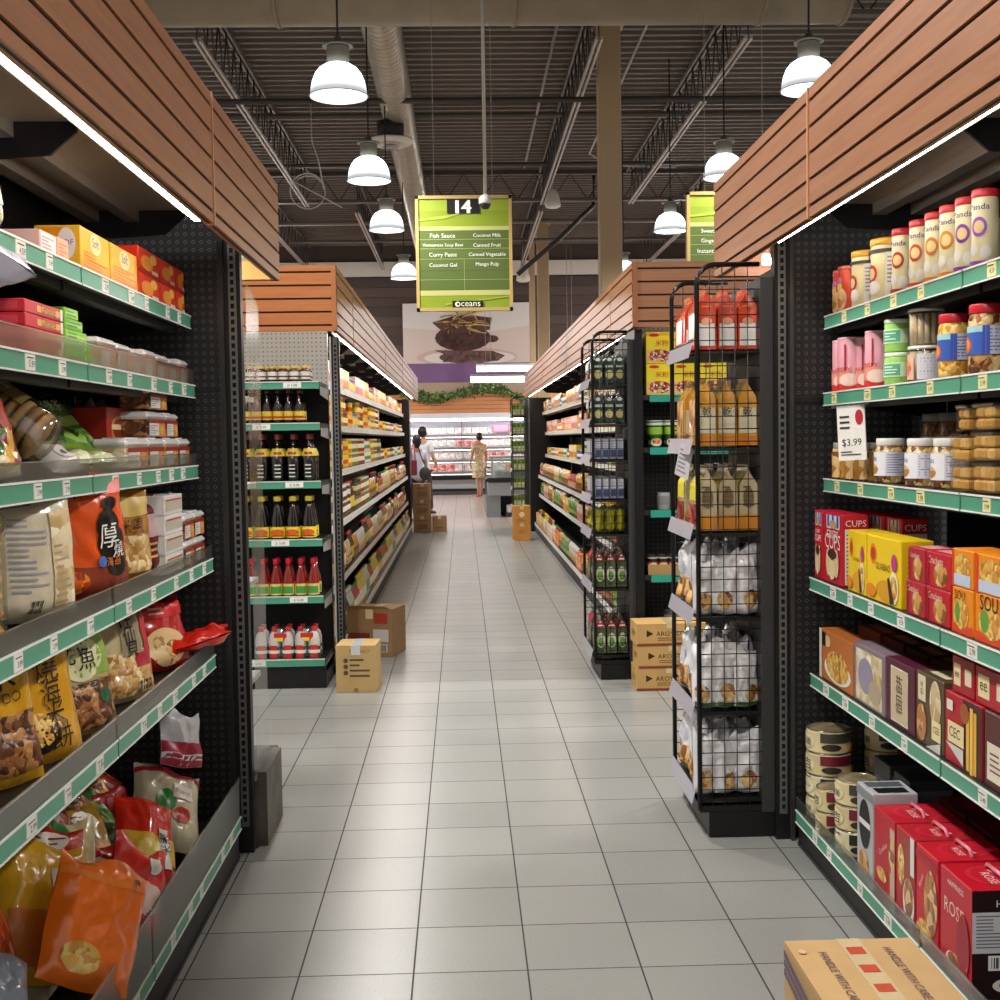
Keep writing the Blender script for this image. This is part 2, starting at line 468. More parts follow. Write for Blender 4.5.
pts = [(-3.6+.0*i, 20+0*i, 5.6) for i in range(1)]
cxr, czr, cyr = -2.45, 5.62, 20.2
ring = [(cxr+.28*math.cos(t*PI/9), cyr+.01*t, czr+.28*math.sin(t*PI/9)) for t in range(26)]
b.tube([(cxr+.1, cyr, 7.2), (cxr+.1, cyr, 6.4), (cxr+.2, cyr, 6.1)]+ring+[(cxr+.55, cyr+.2, czr-.25)], .012, mt('c9c2bb', .5), 5)
tag(b.build('cable_coil'), 'loose coil of pale cable hanging near the second left lamp', 'cable')
for s, z0, lb in ((1, 4.9, 'dark diagonal brace pipe left of the wide column'),):
    b = MB(); b.tube([(1.25, 26.4, 5.05), (2.1, 26.4, 5.75), (2.9, 26.4, 6.5), (2.9, 26.4, 7.2)], .05, mt('3c3531', .6), 8)
    tag(b.build('drain_pipe'), lb, 'pipe')

# ducts
o = empty('air_duct', (.5, 12.75, 6.2)); tag(o, 'wide tan air duct crossing the top of the aisles', 'duct')
def xcyl(b, x0, x1, y, z, r, m, seg=40):
    n = len(b.v)
    for x in (x0, x1):
        for i in range(seg):
            a = 2*PI*i/seg; b.v.append(Vector((x, y+r*math.cos(a), z+r*math.sin(a))))
    for i in range(seg): b.face((n+i, n+(i+1) % seg, n+seg+(i+1) % seg, n+seg+i), m, True)
    b.face([n+i for i in range(seg)], m); b.face([n+seg+i for i in range(seg)][::-1], m)
TAN = mt('857661', .6, bump=.5, bs=5, mott=.1, ms=3)
b = MB(); xcyl(b, -7, 3.12, 12.75, 6.24, .46, TAN); bA(b, 'pipe_run', o)
b = MB(); xcyl(b, 3.16, 4.0, 12.75, 6.24, .46, TAN); bA(b, 'end_section', o)
for x in (-4.2, -1.8, .6, 3.14, 4.0):
    b = MB(); xcyl(b, x-.02, x+.02, 12.75, 6.24, .475, TAN); bA(b, 'flange', o)
for x in (-3, 0, 3):
    b = MB(); b.tube([(x, 12.75, 6.7), (x, 12.75, 7.2)], .015, TAN, 6); bA(b, 'hanger_strap', o)
o = empty('spiral_duct', (-.87, 13.5, 6.42)); tag(o, 'ribbed metal spiral duct running lengthways above the left lamps', 'duct')
b = MB(); n0 = 0; seg = 24; y = 13.3; prof = []
while y < 35.5: prof += [(y, .228), (y+.10, .228), (y+.115, .240), (y+.13, .228)]; y += .15
for j, (yy, r) in enumerate(prof):
    for i in range(seg):
        a = 2*PI*i/seg; b.v.append(Vector((-.87+r*math.cos(a), yy, 6.42+r*math.sin(a))))
for j in range(len(prof)-1):
    for i in range(seg): b.face((j*seg+i, (j+1)*seg+i, (j+1)*seg+(i+1) % seg, j*seg+(i+1) % seg), GALV, True)
bA(b, 'spiral_pipe', o)
b = MB(); b.lathe([(.2, 5.98), (.2, 6.24)], mt('2a2622', .6), 20, -.98, 18.4); bA(b, 'drop_collar', o)
b = MB(); b.lathe([(.05, 5.90), (.16, 5.90), (.14, 5.93), (.26, 5.90), (.35, 5.95), (.35, 5.97), (.2, 6.0)], mt('c9c0b4', .5), 28, -.98, 18.4)
b.lathe([(.13, 5.87), (.04, 5.89)], mt('8a8278', .5), 20, -.98, 18.4); bA(b, 'round_diffuser', o)

# hanging high-bay lamps
DOME = mt('f2f7ff', .3, emit=3.2)
def dome_mat():
    m, N, L, bb = newmat('dome')
    tc = N.new('ShaderNodeTexCoord'); sp = N.new('ShaderNodeSeparateXYZ'); L.new(tc.outputs['Object'], sp.inputs[0])
    bb.inputs['Base Color'].default_value = (.85, .9, .95, 1); bb.inputs['Roughness'].default_value = .2
    cr = N.new('ShaderNodeMapRange'); cr.inputs[1].default_value = .03; cr.inputs[2].default_value = .17; cr.inputs[3].default_value = .42; cr.inputs[4].default_value = 3.2
    L.new(sp.outputs[2], cr.inputs[0]); L.new(cr.outputs[0], bb.inputs['Emission Strength'])
    bb.inputs['Emission Color'].default_value = (.93, .97, 1, 1)
    return m
DOME = dome_mat()
def make_lamp():
    o = empty('pendant_lamp')
    b = MB(); n = 40
    prof = [(.245, 0), (.25, .012), (.243, .02), (.238, .07), (.225, .13), (.20, .19), (.165, .235), (.12, .265), (.09, .275)]
    b.lathe(prof, DOME, 40, cap=False)
    b.lathe([(.09, .27), (.12, .26), (.165, .23), (.20, .185), (.233, .07), (.24, .01)], DOME, 40, cap=False)
    b.build('shade', o)
    b = MB(); b.tube([(.247*math.cos(t*PI/16), .247*math.sin(t*PI/16), .004) for t in range(33)], .006, mt('dfe6ea', .3), 6, False); b.build('rim', o)
    b = MB(); b.lathe([(.09, .27), (.095, .28), (.1, .41), (.085, .42)], mt('a9a79c', .4, .5), 24); b.build('housing', o)
    b = MB(); b.lathe([(.13, .42), (.135, .435), (.05, .45), (.03, .50)], mt('6d6a62', .5, .4), 24); b.build('cap', o)
    b = MB(); b.tube([(0, 0, .5), (0, 0, .62), (.0, 0, 1.71)], .01, mt('1e1c1a', .6), 6); b.build('hanger', o)
    return o
LAMP = make_lamp()
lamps = [(-1.01, 10.74, 'nearest white bell lamp of the left row'), (-1.01, 14.2, 'second bell lamp of the left row, before the duct diffuser'),
 (-1.01, 17.5, 'third bell lamp of the left row, counted from the front'), (-1.01, 22.7, 'farthest and smallest bell lamp of the left row, beside the aisle sign'),
 (3.17, 11.1, 'large bell lamp partly behind the right wood fascia, at the top'), (3.2, 14.8, 'second bell lamp of the right row, above the partly hidden green sign'),
 (3.2, 18.6, 'third bell lamp of the right row, left of the hidden green sign'), (3.15, 23.6, 'farthest bell lamp, just over the right middle wood fascia')]
hid = [(-1.01, 7.2), (-1.01, 3.7), (-1.01, .2), (3.2, 7.4), (3.2, 3.8), (3.2, .2), (-5.2, 7.2), (-5.2, 14.2), (-5.2, 22), (7.4, 7.2), (7.4, 14.2), (7.4, 22), (-5.0, 31), (6.0, 31), (-5.4, 33.6), (6.6, 33.6)]  # the entries nearest the back wall are unseen lamps added to brighten it
LP = 104
for i, (x, y, lb) in enumerate(lamps+[(x, y, '') for x, y in hid]):
    o = LAMP if i == 0 else copy_tree(LAMP)
    z = 4.50 if x < 1 else 4.63
    o.location = (x, y, z)
    if abs(x+1.01) > .1 or y < 13:
        for ch in o.children:
            if ch.name.startswith('hanger'):
                b = MB(); b.tube([(0, 0, .5), (0, 0, .62), (0, 0, 7.2-z)], .01, mt('1e1c1a', .6), 6); ch.data = b.mesh('hanger')
    if lb: tag(o, lb, 'lamp', 'bell lamps hanging over the aisles')
    else: tag(o, 'unseen white bell lamp over the shop, those at the back wall added for light', 'lamp', 'bell lamps outside the picture')
    far = y > 30
    l = bpy.data.lights.new('lamp_light', 'POINT' if far else 'SPOT'); l.energy = LP*(5.5 if far else 3.7); l.shadow_soft_size = .16; l.color = (1, .965, .915)
    if not far: l.spot_size = R(150); l.spot_blend = .6
    lo = bpy.data.objects.new('lamp_light', l); COL.objects.link(lo); lo.location = (x, y, z-.03)
w = bpy.data.worlds.new('world'); S.world = w; w.use_nodes = True
w.node_tree.nodes['Background'].inputs[0].default_value = (1, .95, .9, 1)
w.node_tree.nodes['Background'].inputs[1].default_value = .62

# small white ceiling speakers
for (x, y, z, s, lb) in ((1.84, 24, 6.0, 1, 'nearer white bell-shaped ceiling speaker left of the column'), (1.76, 34, 5.85, 1.25, 'farther white bell-shaped ceiling speaker beside the banner')):
    o = empty('ceiling_speaker', (x, y, z)); tag(o, lb, 'speaker')
    b = MB(); b.lathe([(.10*s, 0), (.15*s, .03*s), (.15*s, .1*s), (.10*s, .3*s), (.05*s, .36*s)], mt('d8d0c2', .4), 18); b.build('body', o)
    b = MB(); b.tube([(0, 0, .36*s), (0, 0, 7.1-z)], .008, mt('9a9288', .5), 5); b.build('cord', o)

# ------------------------------------------------------------------ aisle signs
def aisle_sign(x0, x1, y, z0, z1, num, left, right, label):
    o = empty('aisle_sign', ((x0+x1)/2, y, z0)); tag(o, label, 'sign')
    W = x1-x0; H = z1-z0
    b = MB()
    fr = mt('c3a766', .5)
    for (a0, a1, c0, c1) in ((x0, x0+.03, z0, z1), (x1-.03, x1, z0, z1), (x0, x1, z0, z0+.03), (x0, x1, z1-.03, z1)):
        b.box(a0, a1, y-.035, y+.035, c0, c1, fr)
    bA(b, 'frame', o)
    b = MB(); b.box(x0+.03, x1-.03, y-.02, y+.02, z0+.03, z1-.03, mt('8ca024', .5))
    f = lambda u, v, off: (x0+W/2+u, y-.02-off, z0+v)
    LT = mt('c2c478', .5); DK = mt('586c2e', .5); LN = mt('a8b86a', .5); WH = mt('fbfaf0', .5)
    it = [('r', -.47, .87, .47, .965, mt('98ac30', .5)), ('r', -.47, .7, .47, .735, LT), ('r', -.47, .18, .47, .70, DK), ('r', -.47, .135, .47, .18, LT),
          ('r', -.47, .35, .47, .356, mt('4a5e22', .5))]
    for q in (.62, .54, .45, .27): it.append(('r', -.47, q, .47, q+.004, LN))
    it.append(('r', -.002, .18, .002, .45, LN))
    it += [('p', [(-.47, .78), (-.2, .80), (.0, .85), (-.47, .80)], mt('a8b842', .5)), ('p', [(-.2, .05), (.47, .12), (.47, .128), (-.2, .065)], mt('a8b842', .5))]
    for i, t in enumerate(left): it.append(('t', t, -.22, .655-i*.085, min(.42, .026*len(t)), WH))
    for i, t in enumerate(right): it.append(('t', t, .24, .655-i*.085, min(.42, .024*len(t)), WH))
    if num:
        it += [('r', -.17, .845, .17, .972, mt('0c0c0c', .5))]+[('t', num, .0+dx_, .903, .15, WH) for dx_ in (-.009, -.0045, 0, .0045, .009)]
        it += [('r', -.13, .03, .19, .088, mt('0c0c0c', .5)), ('e', -.075, .058, .028, .022, WH), ('e', -.07, .058, .014, .011, mt('0c0c0c', .5)), ('t', 'ceans', .06, .057, .2, WH)]
    b.art(it, W, H, f)
    bA(b, 'panel', o)
    for x in (x0+.18, x1-.18):
        b = MB(); b.tube([(x, y, z1), (x, y, 7.15)], .004, mt('8a8278', .5), 5); bA(b, 'wire', o)
aisle_sign(-.405, .505, 11.7, 2.755, 3.835, '14', ['Fish Sauce', 'Vietnamese Soup Base', 'Curry Paste', 'Coconut Gel'], ['Coconut Milk', 'Canned Fruit', 'Canned Vegetable', 'Mango Pulp'],
           'lime green aisle sign numbered 14 hanging over the middle of the aisle')
aisle_sign(2.165, 3.075, 11.7, 2.77, 3.85, '', ['Sweet Soup', 'Ginger Tea', 'Instant Drink'], [], 'lime green aisle sign half hidden behind the right wood fascia')
o = empty('dome_camera', (.25, 11.35, 3.6)); tag(o, 'small dark dome camera at the end of a white pole before the number 14 sign', 'camera')
b = MB(); b.tube([(.25, 11.35, 3.76), (.25, 11.35, 7.2)], .016, mt('b7afa6', .4, .3), 8); bA(b, 'pole', o)
b = MB(); b.lathe([(.02, 3.78), (.058, 3.75), (.062, 3.70), (.055, 3.69)], mt('d8d4cc', .4), 20, .25, 11.35); bA(b, 'housing', o)
b = MB(); b.lathe([(.005, 3.64), (.03, 3.645), (.046, 3.665), (.052, 3.69)], mt('14110f', .1, coat=1), 20, .25, 11.35); bA(b, 'lens_dome', o)

# ------------------------------------------------------------------ shelving
GZ = [2.255+.081*i for i in range(5)]
def slats(b, ax, c, a0, a1, out, m=WOOD, z0=2.22, z1=2.62, th=.018):
    """boards on the plane ax=c, facing 'out' (+1/-1), running a0..a1"""
    zs = [z0]+[g for g in GZ]+[z1]
    def B(p0, p1, q0, q1, r0, r1, mm):
        if ax == 'x': b.box(p0, p1, q0, q1, r0, r1, mm)
        else: b.box(q0, q1, p0, p1, r0, r1, mm)
    B(c-out*th, c-out*.008, a0, a1, z0, z1, GROOVE)
    for i in range(6):
        lo = zs[i]+(.006 if i else 0); hi = zs[i+1]-(.006 if i < 5 else 0)
        B(c-out*.010, c, a0, a1, lo, hi, m)
    B(c-out*.03, c-out*th, a0, a1, z0, z1, m)
def upright(parent, x, y, z1, w=.05, slot=True, face=-1):
    b = MB(); b.box(x-w/2, x+w/2, y-.02, y+.03, 0, z1, BLK)
    if slot:
        b.box(x-.014, x+.014, y-.024, y-.02, .1, z1, mt('777775', .4, .6))
        z = .12
        while z < z1-.05:
            b.box(x-.0065, x+.0065, y-.0255, y-.024, z, z+.017, mt('050505', .9)); z += .029
    return bA(b, 'upright', parent)
def price_tag(parent, x, y, z, sd, w, i, ry=None, yel=False):
    b = MB(); n = ['2.99', '3.49', '1.99', '4.59', '5.99', '3.99'][i % 6]
    o_ = -sd*.0022
    m = mt('efe6a8', .5) if yel else TAG
    # tag hangs on the rail, facing the aisle
    s = -1 if sd > 0 else 1
    def f(u, v, off): return (x+o_-sd*off, y-sd*u, z+v)
    b.box(x, x+o_, y-w/2, y+w/2, z, z+.036, m)
    b.art([('t', n, .1, .4, .6, INK), ('r', -.4, .75, .3, .82, INK)], w, .036, f)
    return bA(b, 'price_tag', parent)
def shelf_run(name, label, sd, lips, y0, y1, joints, xb, railm, tags=5, fence=(), fascia_x=None, fy=None, fj=(), tube=True, kick=None, endpanel=None, cat='shelving', tube_y=None):
    o = empty(name, (lips[-1][0], (y0+y1)/2, 0)); tag(o, label, cat)
    ys = [y0]+list(joints)+[y1]
    for k, (lx, lz) in enumerate(lips):
        for a, c in zip(ys, ys[1:]):
            b = MB(); b.box(lx+sd*.004, xb, a+.003, c-.003, lz-.035, lz, SHELF)
            b.box(lx+sd*.05, lx+sd*.09, a+.01, c-.01, lz-.06, lz-.035, SHELF)
            if k < len(lips)-1:
                for q in (a+.02, c-.02): b.surf(lambda s_, t_: (lx+sd*(.03+(abs(xb-lx)-.04)*s_), q, lz-.036-.07*t_*s_), 1, 1, BLK)
            sh = bA(b, 'shelf', o)
            b = MB()
            b.box(lx, lx+sd*.004, a+.006, c-.006, lz-.047, lz+.002, railm)
            b.box(lx-sd*.003, lx, a+.006, c-.006, lz-.047, lz-.043, WHITE); b.box(lx-sd*.003, lx, a+.006, c-.006, lz-.003, lz+.002, WHITE)
            bA(b, 'price_rail', sh)
            if tags:
                n = tags; w = .05
                for i in range(n):
                    y = a+.08+(c-a-.16)*(i+.5+random.uniform(-.3, .3))/n
                    price_tag(sh, lx, y, lz-.0405, sd, random.choice((.045, .05, .06)), i+k, yel=(sd > 0 and k < 3))
            if k in fence:
                h = fence[k]
                b = MB(); b.box(lx+sd*.001, lx+sd*.004, a+.008, c-.008, lz+.002, lz+h, clear('eef1ef', .09, 'fence')); b.box(lx-sd*.001, lx+sd*.005, a+.008, c-.008, lz+h-.003, lz+h, clear('ffffff', .5))
                bA(b, 'clear_fence', sh)
    # back panel, kick plate
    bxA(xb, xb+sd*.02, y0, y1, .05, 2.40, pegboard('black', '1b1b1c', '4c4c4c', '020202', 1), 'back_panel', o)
    kx = kick if kick is not None else lips[-1][0]+sd*.01
    b = MB(); b.box(kx, xb, y0, y1, 0, lips[-1][1]-.04, BLK2); b.box(kx-sd*.004, kx, y0, y1, .0, .012, mt('2a2a2a', .5)); bA(b, 'kick_plate', o)
    # canopy and light under it
    if fascia_x is not None:
        fx = fascia_x; fyy = [fy[0]]+list(fj)+[fy[1]]
        for a, c in zip(fyy, fyy[1:]):
            b = MB(); slats(b, 'x', fx, a+.002, c-.002, -sd); bA(b, 'wood_fascia', o)
        for q in fj:
            bxA(fx-sd*.004, fx+sd*.02, q-.007, q+.007, 2.215, 2.622, mt('c99670', .4), 'joint_strip', o)
        ty = tube_y or (y0, y1)
        b = MB(); b.box(fx+sd*.03, xb, y0, y1, 2.37, 2.385, mt('b3a58f', .35, .3))
        for q in (.16, .30): b.box(lips[0][0]+sd*(q-.0), lips[0][0]+sd*(q+.05), y0, y1, 2.33, 2.37, mt('b8b0a4', .3, .5))
        bA(b, 'canopy', o)
        for q in ys:
            b = MB(); x1 = lips[0][0]-sd*.0
            yy = min(max(q, y0+.06), y1-.06)
            pts = [(x1, 2.345), (x1+sd*.07, 2.285), (xb, 2.265), (xb, 2.37), (x1, 2.37)]
            n = len(b.v)
            for dy in (0, .012):
                for (px, pz) in pts: b.v.append(Vector((px, yy+dy, pz)))
            b.face(range(n, n+5), mt('1f1d22', .5, .3)); b.face(list(range(n+5, n+10))[::-1], mt('1f1d22', .5, .3))
            for i in range(5): b.face((n+i, n+(i+1) % 5, n+5+(i+1) % 5, n+5+i), mt('1f1d22', .5, .3))
            bA(b, 'canopy_bracket', o)
        b = MB(); b.box(fx+sd*.032, fx+sd*.085, ty[0], ty[1], 2.245, 2.27, mt('cfc9c0', .4)); bA(b, 'light_fixture', o)
        b = MB(); b.box(fx+sd*.036, fx+sd*(.060 if sd < 0 else .050), ty[0]+.01, ty[1]-.01, 2.224, 2.244, TUBE, .005); bA(b, 'light_tube', o)
    return o
Lx = [(-.975, 2.0), (-.966, 1.75), (-.962, 1.46), (-.917, 1.12), (-.917, .765), (-.84, .16)]
Rx = [(1.34, 1.97), (1.336, 1.69), (1.336, 1.375), (1.283, 1.01), (1.285, .65), (1.228, .135)]
NL = shelf_run('gondola_shelving', 'black shelving gondola along the left edge with green price rails and clear fences', -1, Lx, .6, 4.5, (1.9, 3.22), -1.40, GREEN, 5,
    {1: .055, 2: .045, 3: .05, 4: .06, 5: .15}, -.757, (.6, 5.24), (1.42, 3.865), tube_y=(.6, 3.86))
NR = shelf_run('gondola_shelving', 'black shelving gondola along the right edge with green price rails', 1, Rx, .6, 4.5, (1.9, 3.25), 1.80, GREEN, 4,
    {5: .05}, 1.10, (.6, 5.30), (1.42, 3.86), kick=1.24, tube_y=(.6, 4.4))
IL = [(-.955, 1.965), (-.945, 1.66), (-.935, 1.32), (-.90, .955), (-.90, .54), (-.84, .16)]
IR = [(1.33, 1.965), (1.37, 1.64), (1.37, 1.28), (1.25, .94), (1.26, .63), (1.18, .16)]
jj = [8.2+1.22*i for i in range(1, 10)]
ML = shelf_run('gondola_shelving', 'long bright-lit shelving gondola in the middle distance, left of the aisle', -1, IL, 8.16, 20.2, jj, -1.38, LIPW, 5, {}, -.757, (7.6, 21.6), (8.75, 12.4, 16.05, 19.7), tube_y=(8.1, 20.2))
MR = shelf_run('gondola_shelving', 'long bright-lit shelving gondola in the middle distance, right of the aisle', 1, IR, 8.45, 20.2, jj, 1.80, LIPW, 5, {}, 1.07, (7.6, 20.8), (8.75, 12.4, 16.05, 19.7), kick=1.19, tube_y=(8.3, 20.2))
# near left end: pegboard wing, slotted uprights, wrapped fascia, acrylic side
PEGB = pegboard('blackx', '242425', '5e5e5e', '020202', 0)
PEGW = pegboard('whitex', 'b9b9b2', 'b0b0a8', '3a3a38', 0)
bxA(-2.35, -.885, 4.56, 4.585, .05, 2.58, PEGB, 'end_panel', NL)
bxA(-1.40, -.885, 4.553, 4.56, 1.73, 1.745, BLK2, 'panel_seam', NL)
upright(NL, -.835, 4.585, 2.42, .058)
bxA(-.886, -.865, 4.545, 4.60, 0, 2.42, mt('3a3a3b', .35, .5), 'post_edge', NL)
b = MB(); slats(b, 'y', 5.24, -2.35, -.762, 1); b.box(-2.35, -.787, 5.20, 5.21, 2.222, 2.618, mt('d8a860', .5)); bA(b, 'wood_fascia', NL)  # yellow of the inner lining is warm lamplight put into its colour
EC = empty('end_cap', (-1.5, 4.9, 0)); tag(EC, 'end cap behind the left gondola with a clear side and grey base board', 'shelving')
b = MB(); b.box(-2.3, -.80, 4.61, 5.16, .0, .26, mt('47433f', .6, mott=.4, ms=9)); b.box(-.80, -.765, 4.64, 5.02, .0, .285, mt('57524c', .5, mott=.4, ms=9)); bA(b, 'base', EC)
b = MB(); b.surf(lambda s, t: (-.80, 4.64+.29*s, .31+(1.84-.07*s)*t), 1, 1, clear('eef4f4', .22, 'acr')); bA(b, 'acrylic_side', EC)
for z in (.62, 1.0, 1.38, 1.72): bxA(-2.2, -.83, 4.61, 4.95, z-.02, z, mt('c9c9c4', .35, .2), 'shelf', EC)
b = MB(); b.box(-2.2, -1.0, 5.02, 5.06, 2.24, 2.28, TUBE); b.box(-2.2, -.85, 5.0, 5.10, 2.285, 2.36, WHITE); bA(b, 'light_fixture', EC)
# near right end
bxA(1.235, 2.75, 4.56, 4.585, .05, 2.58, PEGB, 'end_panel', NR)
bxA(1.235, 1.80, 4.553, 4.56, 1.66, 1.675, BLK2, 'panel_seam', NR)
upright(NR, 1.200, 4.585, 2.42, .055)
bxA(1.226, 1.240, 4.545, 4.60, 0, 2.42, mt('4a4a4b', .35, .5), 'post_edge', NR)
b = MB(); slats(b, 'y', 5.30, 1.105, 2.75, 1); bA(b, 'wood_fascia', NR)
b = MB(); b.box(1.19, 2.7, 4.62, 4.70, 2.22, 2.3, mt('a8a8a4', .4, .4)); b.box(1.25, 2.6, 5.02, 5.06, 2.24, 2.28, TUBE); bA(b, 'header_rail', NR)
bxA(1.245, 2.7, 4.6, 5.1, 0, 2.2, BLK, 'end_cap_body', NR)

# middle-left end cap facing us
E1 = empty('end_cap', (-1.6, 7.8, 0)); tag(E1, 'end cap of sauce bottles facing us with white pegboard and orange wood header', 'shelving')
b = MB(); slats(b, 'y', 7.60, -2.35, -.785, -1, WOODO); b.box(-.785, -.757, 7.595, 7.63, 2.22, 2.62, mt('b8743e', .4)); bA(b, 'wood_fascia', E1)
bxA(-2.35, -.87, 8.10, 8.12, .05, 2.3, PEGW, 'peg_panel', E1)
bxA(-2.35, -.87, 8.085, 8.10, .05, 1.88, mt('101010', .6), 'back_panel', E1)
upright(E1, -.815, 8.06, 2.22, .05); bxA(-.853, -.842, 8.04, 8.12, 0, 2.22, mt('c9c9c6', .4, .3), 'post_edge', E1)
ez = [1.888+.022, 1.655, 1.295, .935, .58, .185]
for k, z in enumerate(ez):
    b = MB(); b.box(-2.3, -.872, 7.625, 8.085, z-.03, z, SHELF)
    b.surf(lambda s, t: (-.872, 7.63+.45*s, z-.03-(.05+.02*s)*t), 1, 1, mt('b4b6b4', .35, .4)); sh = bA(b, 'shelf', E1)
    b = MB(); b.box(-2.3, -.876, 7.612, 7.625, z-.043, z+.002, GREEN); b.box(-2.3, -.876, 7.610, 7.613, z-.002, z+.003, WHITE); bA(b, 'price_rail', sh)
    xt = (-1.04, -1.235, -1.04, -1.135, -1.03, -1.3)[k]
    b = MB(); b.box(xt-.055, xt+.055, 7.609, 7.612, z-.037, z-.004, TAG); b.art([('t', '2/ 5.00', 0, .5, .6, INK)], .1, .033, lambda u, v, off: (xt+u, 7.609-off, z-.037+v)); bA(b, 'price_tag', sh)
bxA(-2.3, -.872, 7.64, 8.08, 0, .14, BLK2, 'base', E1)
# middle-right end cap facing us
E2 = empty('end_cap', (1.6, 7.8, 0)); tag(E2, 'end cap with yellow boxes on top, facing us behind the near wire rack', 'shelving')
b = MB(); slats(b, 'y', 7.60, 1.10, 2.40, -1, WOOD); b.box(1.07, 1.10, 7.595, 7.63, 2.22, 2.62, mt('a8663e', .4)); bA(b, 'wood_fascia', E2)
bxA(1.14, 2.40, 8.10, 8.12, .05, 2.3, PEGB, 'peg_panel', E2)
bxA(1.085, 1.135, 7.655, 8.40, 0, 2.21, BLK, 'side_panel', E2)
for k, z in enumerate((1.80, 1.47, 1.075, .665, .2)):
    b = MB(); b.box(1.14, 2.38, 7.675, 8.095, z-.03, z, SHELF); sh = bA(b, 'shelf', E2)
    b = MB(); b.box(1.18, 2.38, 7.66, 7.675, z-.043, z+.002, mt('2f9a86', .35)); bA(b, 'price_rail', sh)
bxA(1.14, 2.38, 7.68, 8.09, 0, .16, BLK2, 'base', E2)
bxA(1.2, 2.3, 7.72, 7.75, 2.24, 2.26, TUBE, 'light_tube', E2)
# dark end frames at the far end of the middle rows
for x0, x1, y, nm, par in ((-1.4, -.86, 20.22, 'end_panel', ML), (1.12, 1.80, 20.22, 'end_panel', MR)):
    bxA(x0, x1, y, y+.5, 0, 2.21, BLK, nm, par)

# wire side racks
def rack(x0, x1, y0, y1, H, shelves, label, wire=True):
    o = empty('wire_rack', ((x0+x1)/2, (y0+y1)/2, 0)); tag(o, label, 'rack')
    b = MB(); b.box(x0+.035, x1+.075, y0, y1, 0, .10, BLK, .004); b.box(x0, x1+.02, y0-.0, y1, .10, .125, BLK); bA(b, 'base', o)
    bxA(x1, x1+.075, y0-.01, y1, .10, H-.05, mt('3a3a3a', .5, .2), 'back_post', o)
    for yy in (y0, y1):
        b = MB(); rr = .07
        arc = [(x0+rr-rr*math.cos(t*PI/10), yy, H-rr+rr*math.sin(t*PI/10)) for t in range(6)]
        b.tube([(x0, yy, .11)]+arc+[(x1, yy, H)], .0095, mt('191919', .35, .4), 8)
        bA(b, 'side_frame', o)
        b = MB(); z = .14
        while z < H-.01: b.tube([(x0+.004, yy, z), (x1, yy, z)], .0022, mt('2b2b2b', .35, .5), 5); z += .0475
        x = x0+.048
        while x < x1-.01: b.tube([(x, yy, .12), (x, yy, H-.004)], .0022, mt('2b2b2b', .35, .5), 5); x += .048
        bA(b, 'wire_grid', o)
    for z in shelves:
        b = MB(); b.box(x0+.01, x1-.002, y0+.012, y1-.012, z-.018, z-.006, BLK2)
        b.tube([(x0+.006, y0+.01, z+.0), (x0+.006, y1-.01, z)], .005, mt('191919', .35, .4), 6)
        b.tube([(x0+.006, y0+.01, z+.04), (x0+.006, y1-.01, z+.04)], .003, mt('191919', .35, .4), 6); sh = bA(b, 'shelf', o)
        b = MB(); b.surf(lambda s, t: (x0-.012-.016*t, y0+.02+(y1-y0-.04)*s, z+.03-.06*t), 1, 1, mt('a9a5b0', .35)); bA(b, 'price_channel', sh)
    return o
RZ = [1.865, 1.50, 1.175, .85, .49, .155]
RK = rack(.888, 1.125, 4.60, 5.15, 2.18, RZ, 'near black wire rack of snack bags on the right of the aisle')
SZ = [2.02, 1.88, 1.63, 1.40, 1.15, .93, .585, .16]
rack(.825, 1.045, 7.70, 8.34, 2.20, SZ[1:], 'second black wire rack of dark green packs, at the corner of the right middle shelving')
rack(.86, 1.08, 20.85, 21.45, 2.25, [1.93, 1.62, 1.31, 1.0, .69, .38, .16], 'farthest narrow wire rack of green packs at the end of the right shelving')

# ------------------------------------------------------------------ goods: builders (front faces -Y, base at z=0)
RED, DRED, YEL, ORG, WHT, BLU, NAV, PNK, LIL, GRN, DGR, BRN, CRM, BLK_, PUR = 'c8202a', '7c1420', 'f2c51e', 'ee6a1c', 'f2f0ec', '3a5fb8', '1c2450', 'e8889c', 'c8c2e0', '7cc23a', '1f5a34', '6e4524', 'f0e2b8', '141414', '6a2a52'
def wf(d):  # face maps of a box
    return d
def mbox(w, d, h, col, front=(), left=(), right=(), top=(), c=.002, lid=None):
    b = MB(); m = P(col) if isinstance(col, str) else col
    b.box(-w/2, w/2, -d/2, d/2, 0, h, m, c)
    b.art(front, w, h, lambda u, v, o: (u, -d/2-o, v))
    b.art(left, d, h, lambda u, v, o: (-w/2-o, -u, v))
    b.art(right, d, h, lambda u, v, o: (w/2+o, u, v))
    b.art(top, w, d, lambda u, v, o: (u, -d/2+v, h+o))
    return b
def mcyl(r, h, col, art=(), seg=28, top=None, prof=None, a0=0.):
    b = MB(); m = P(col) if isinstance(col, str) else col
    prof = prof or [(r*.97, 0), (r, .004), (r, h-.004), (r*.97, h)]
    b.lathe(prof, m, seg)
    def f(u, v, o):
        a = -PI/2+a0+u/r; return ((r+o)*math.cos(a), (r+o)*math.sin(a), v)
    b.art(art, 2*r, h, f, True)
    return b
def fol(h, amt, n, seed, x, z):
    return 0
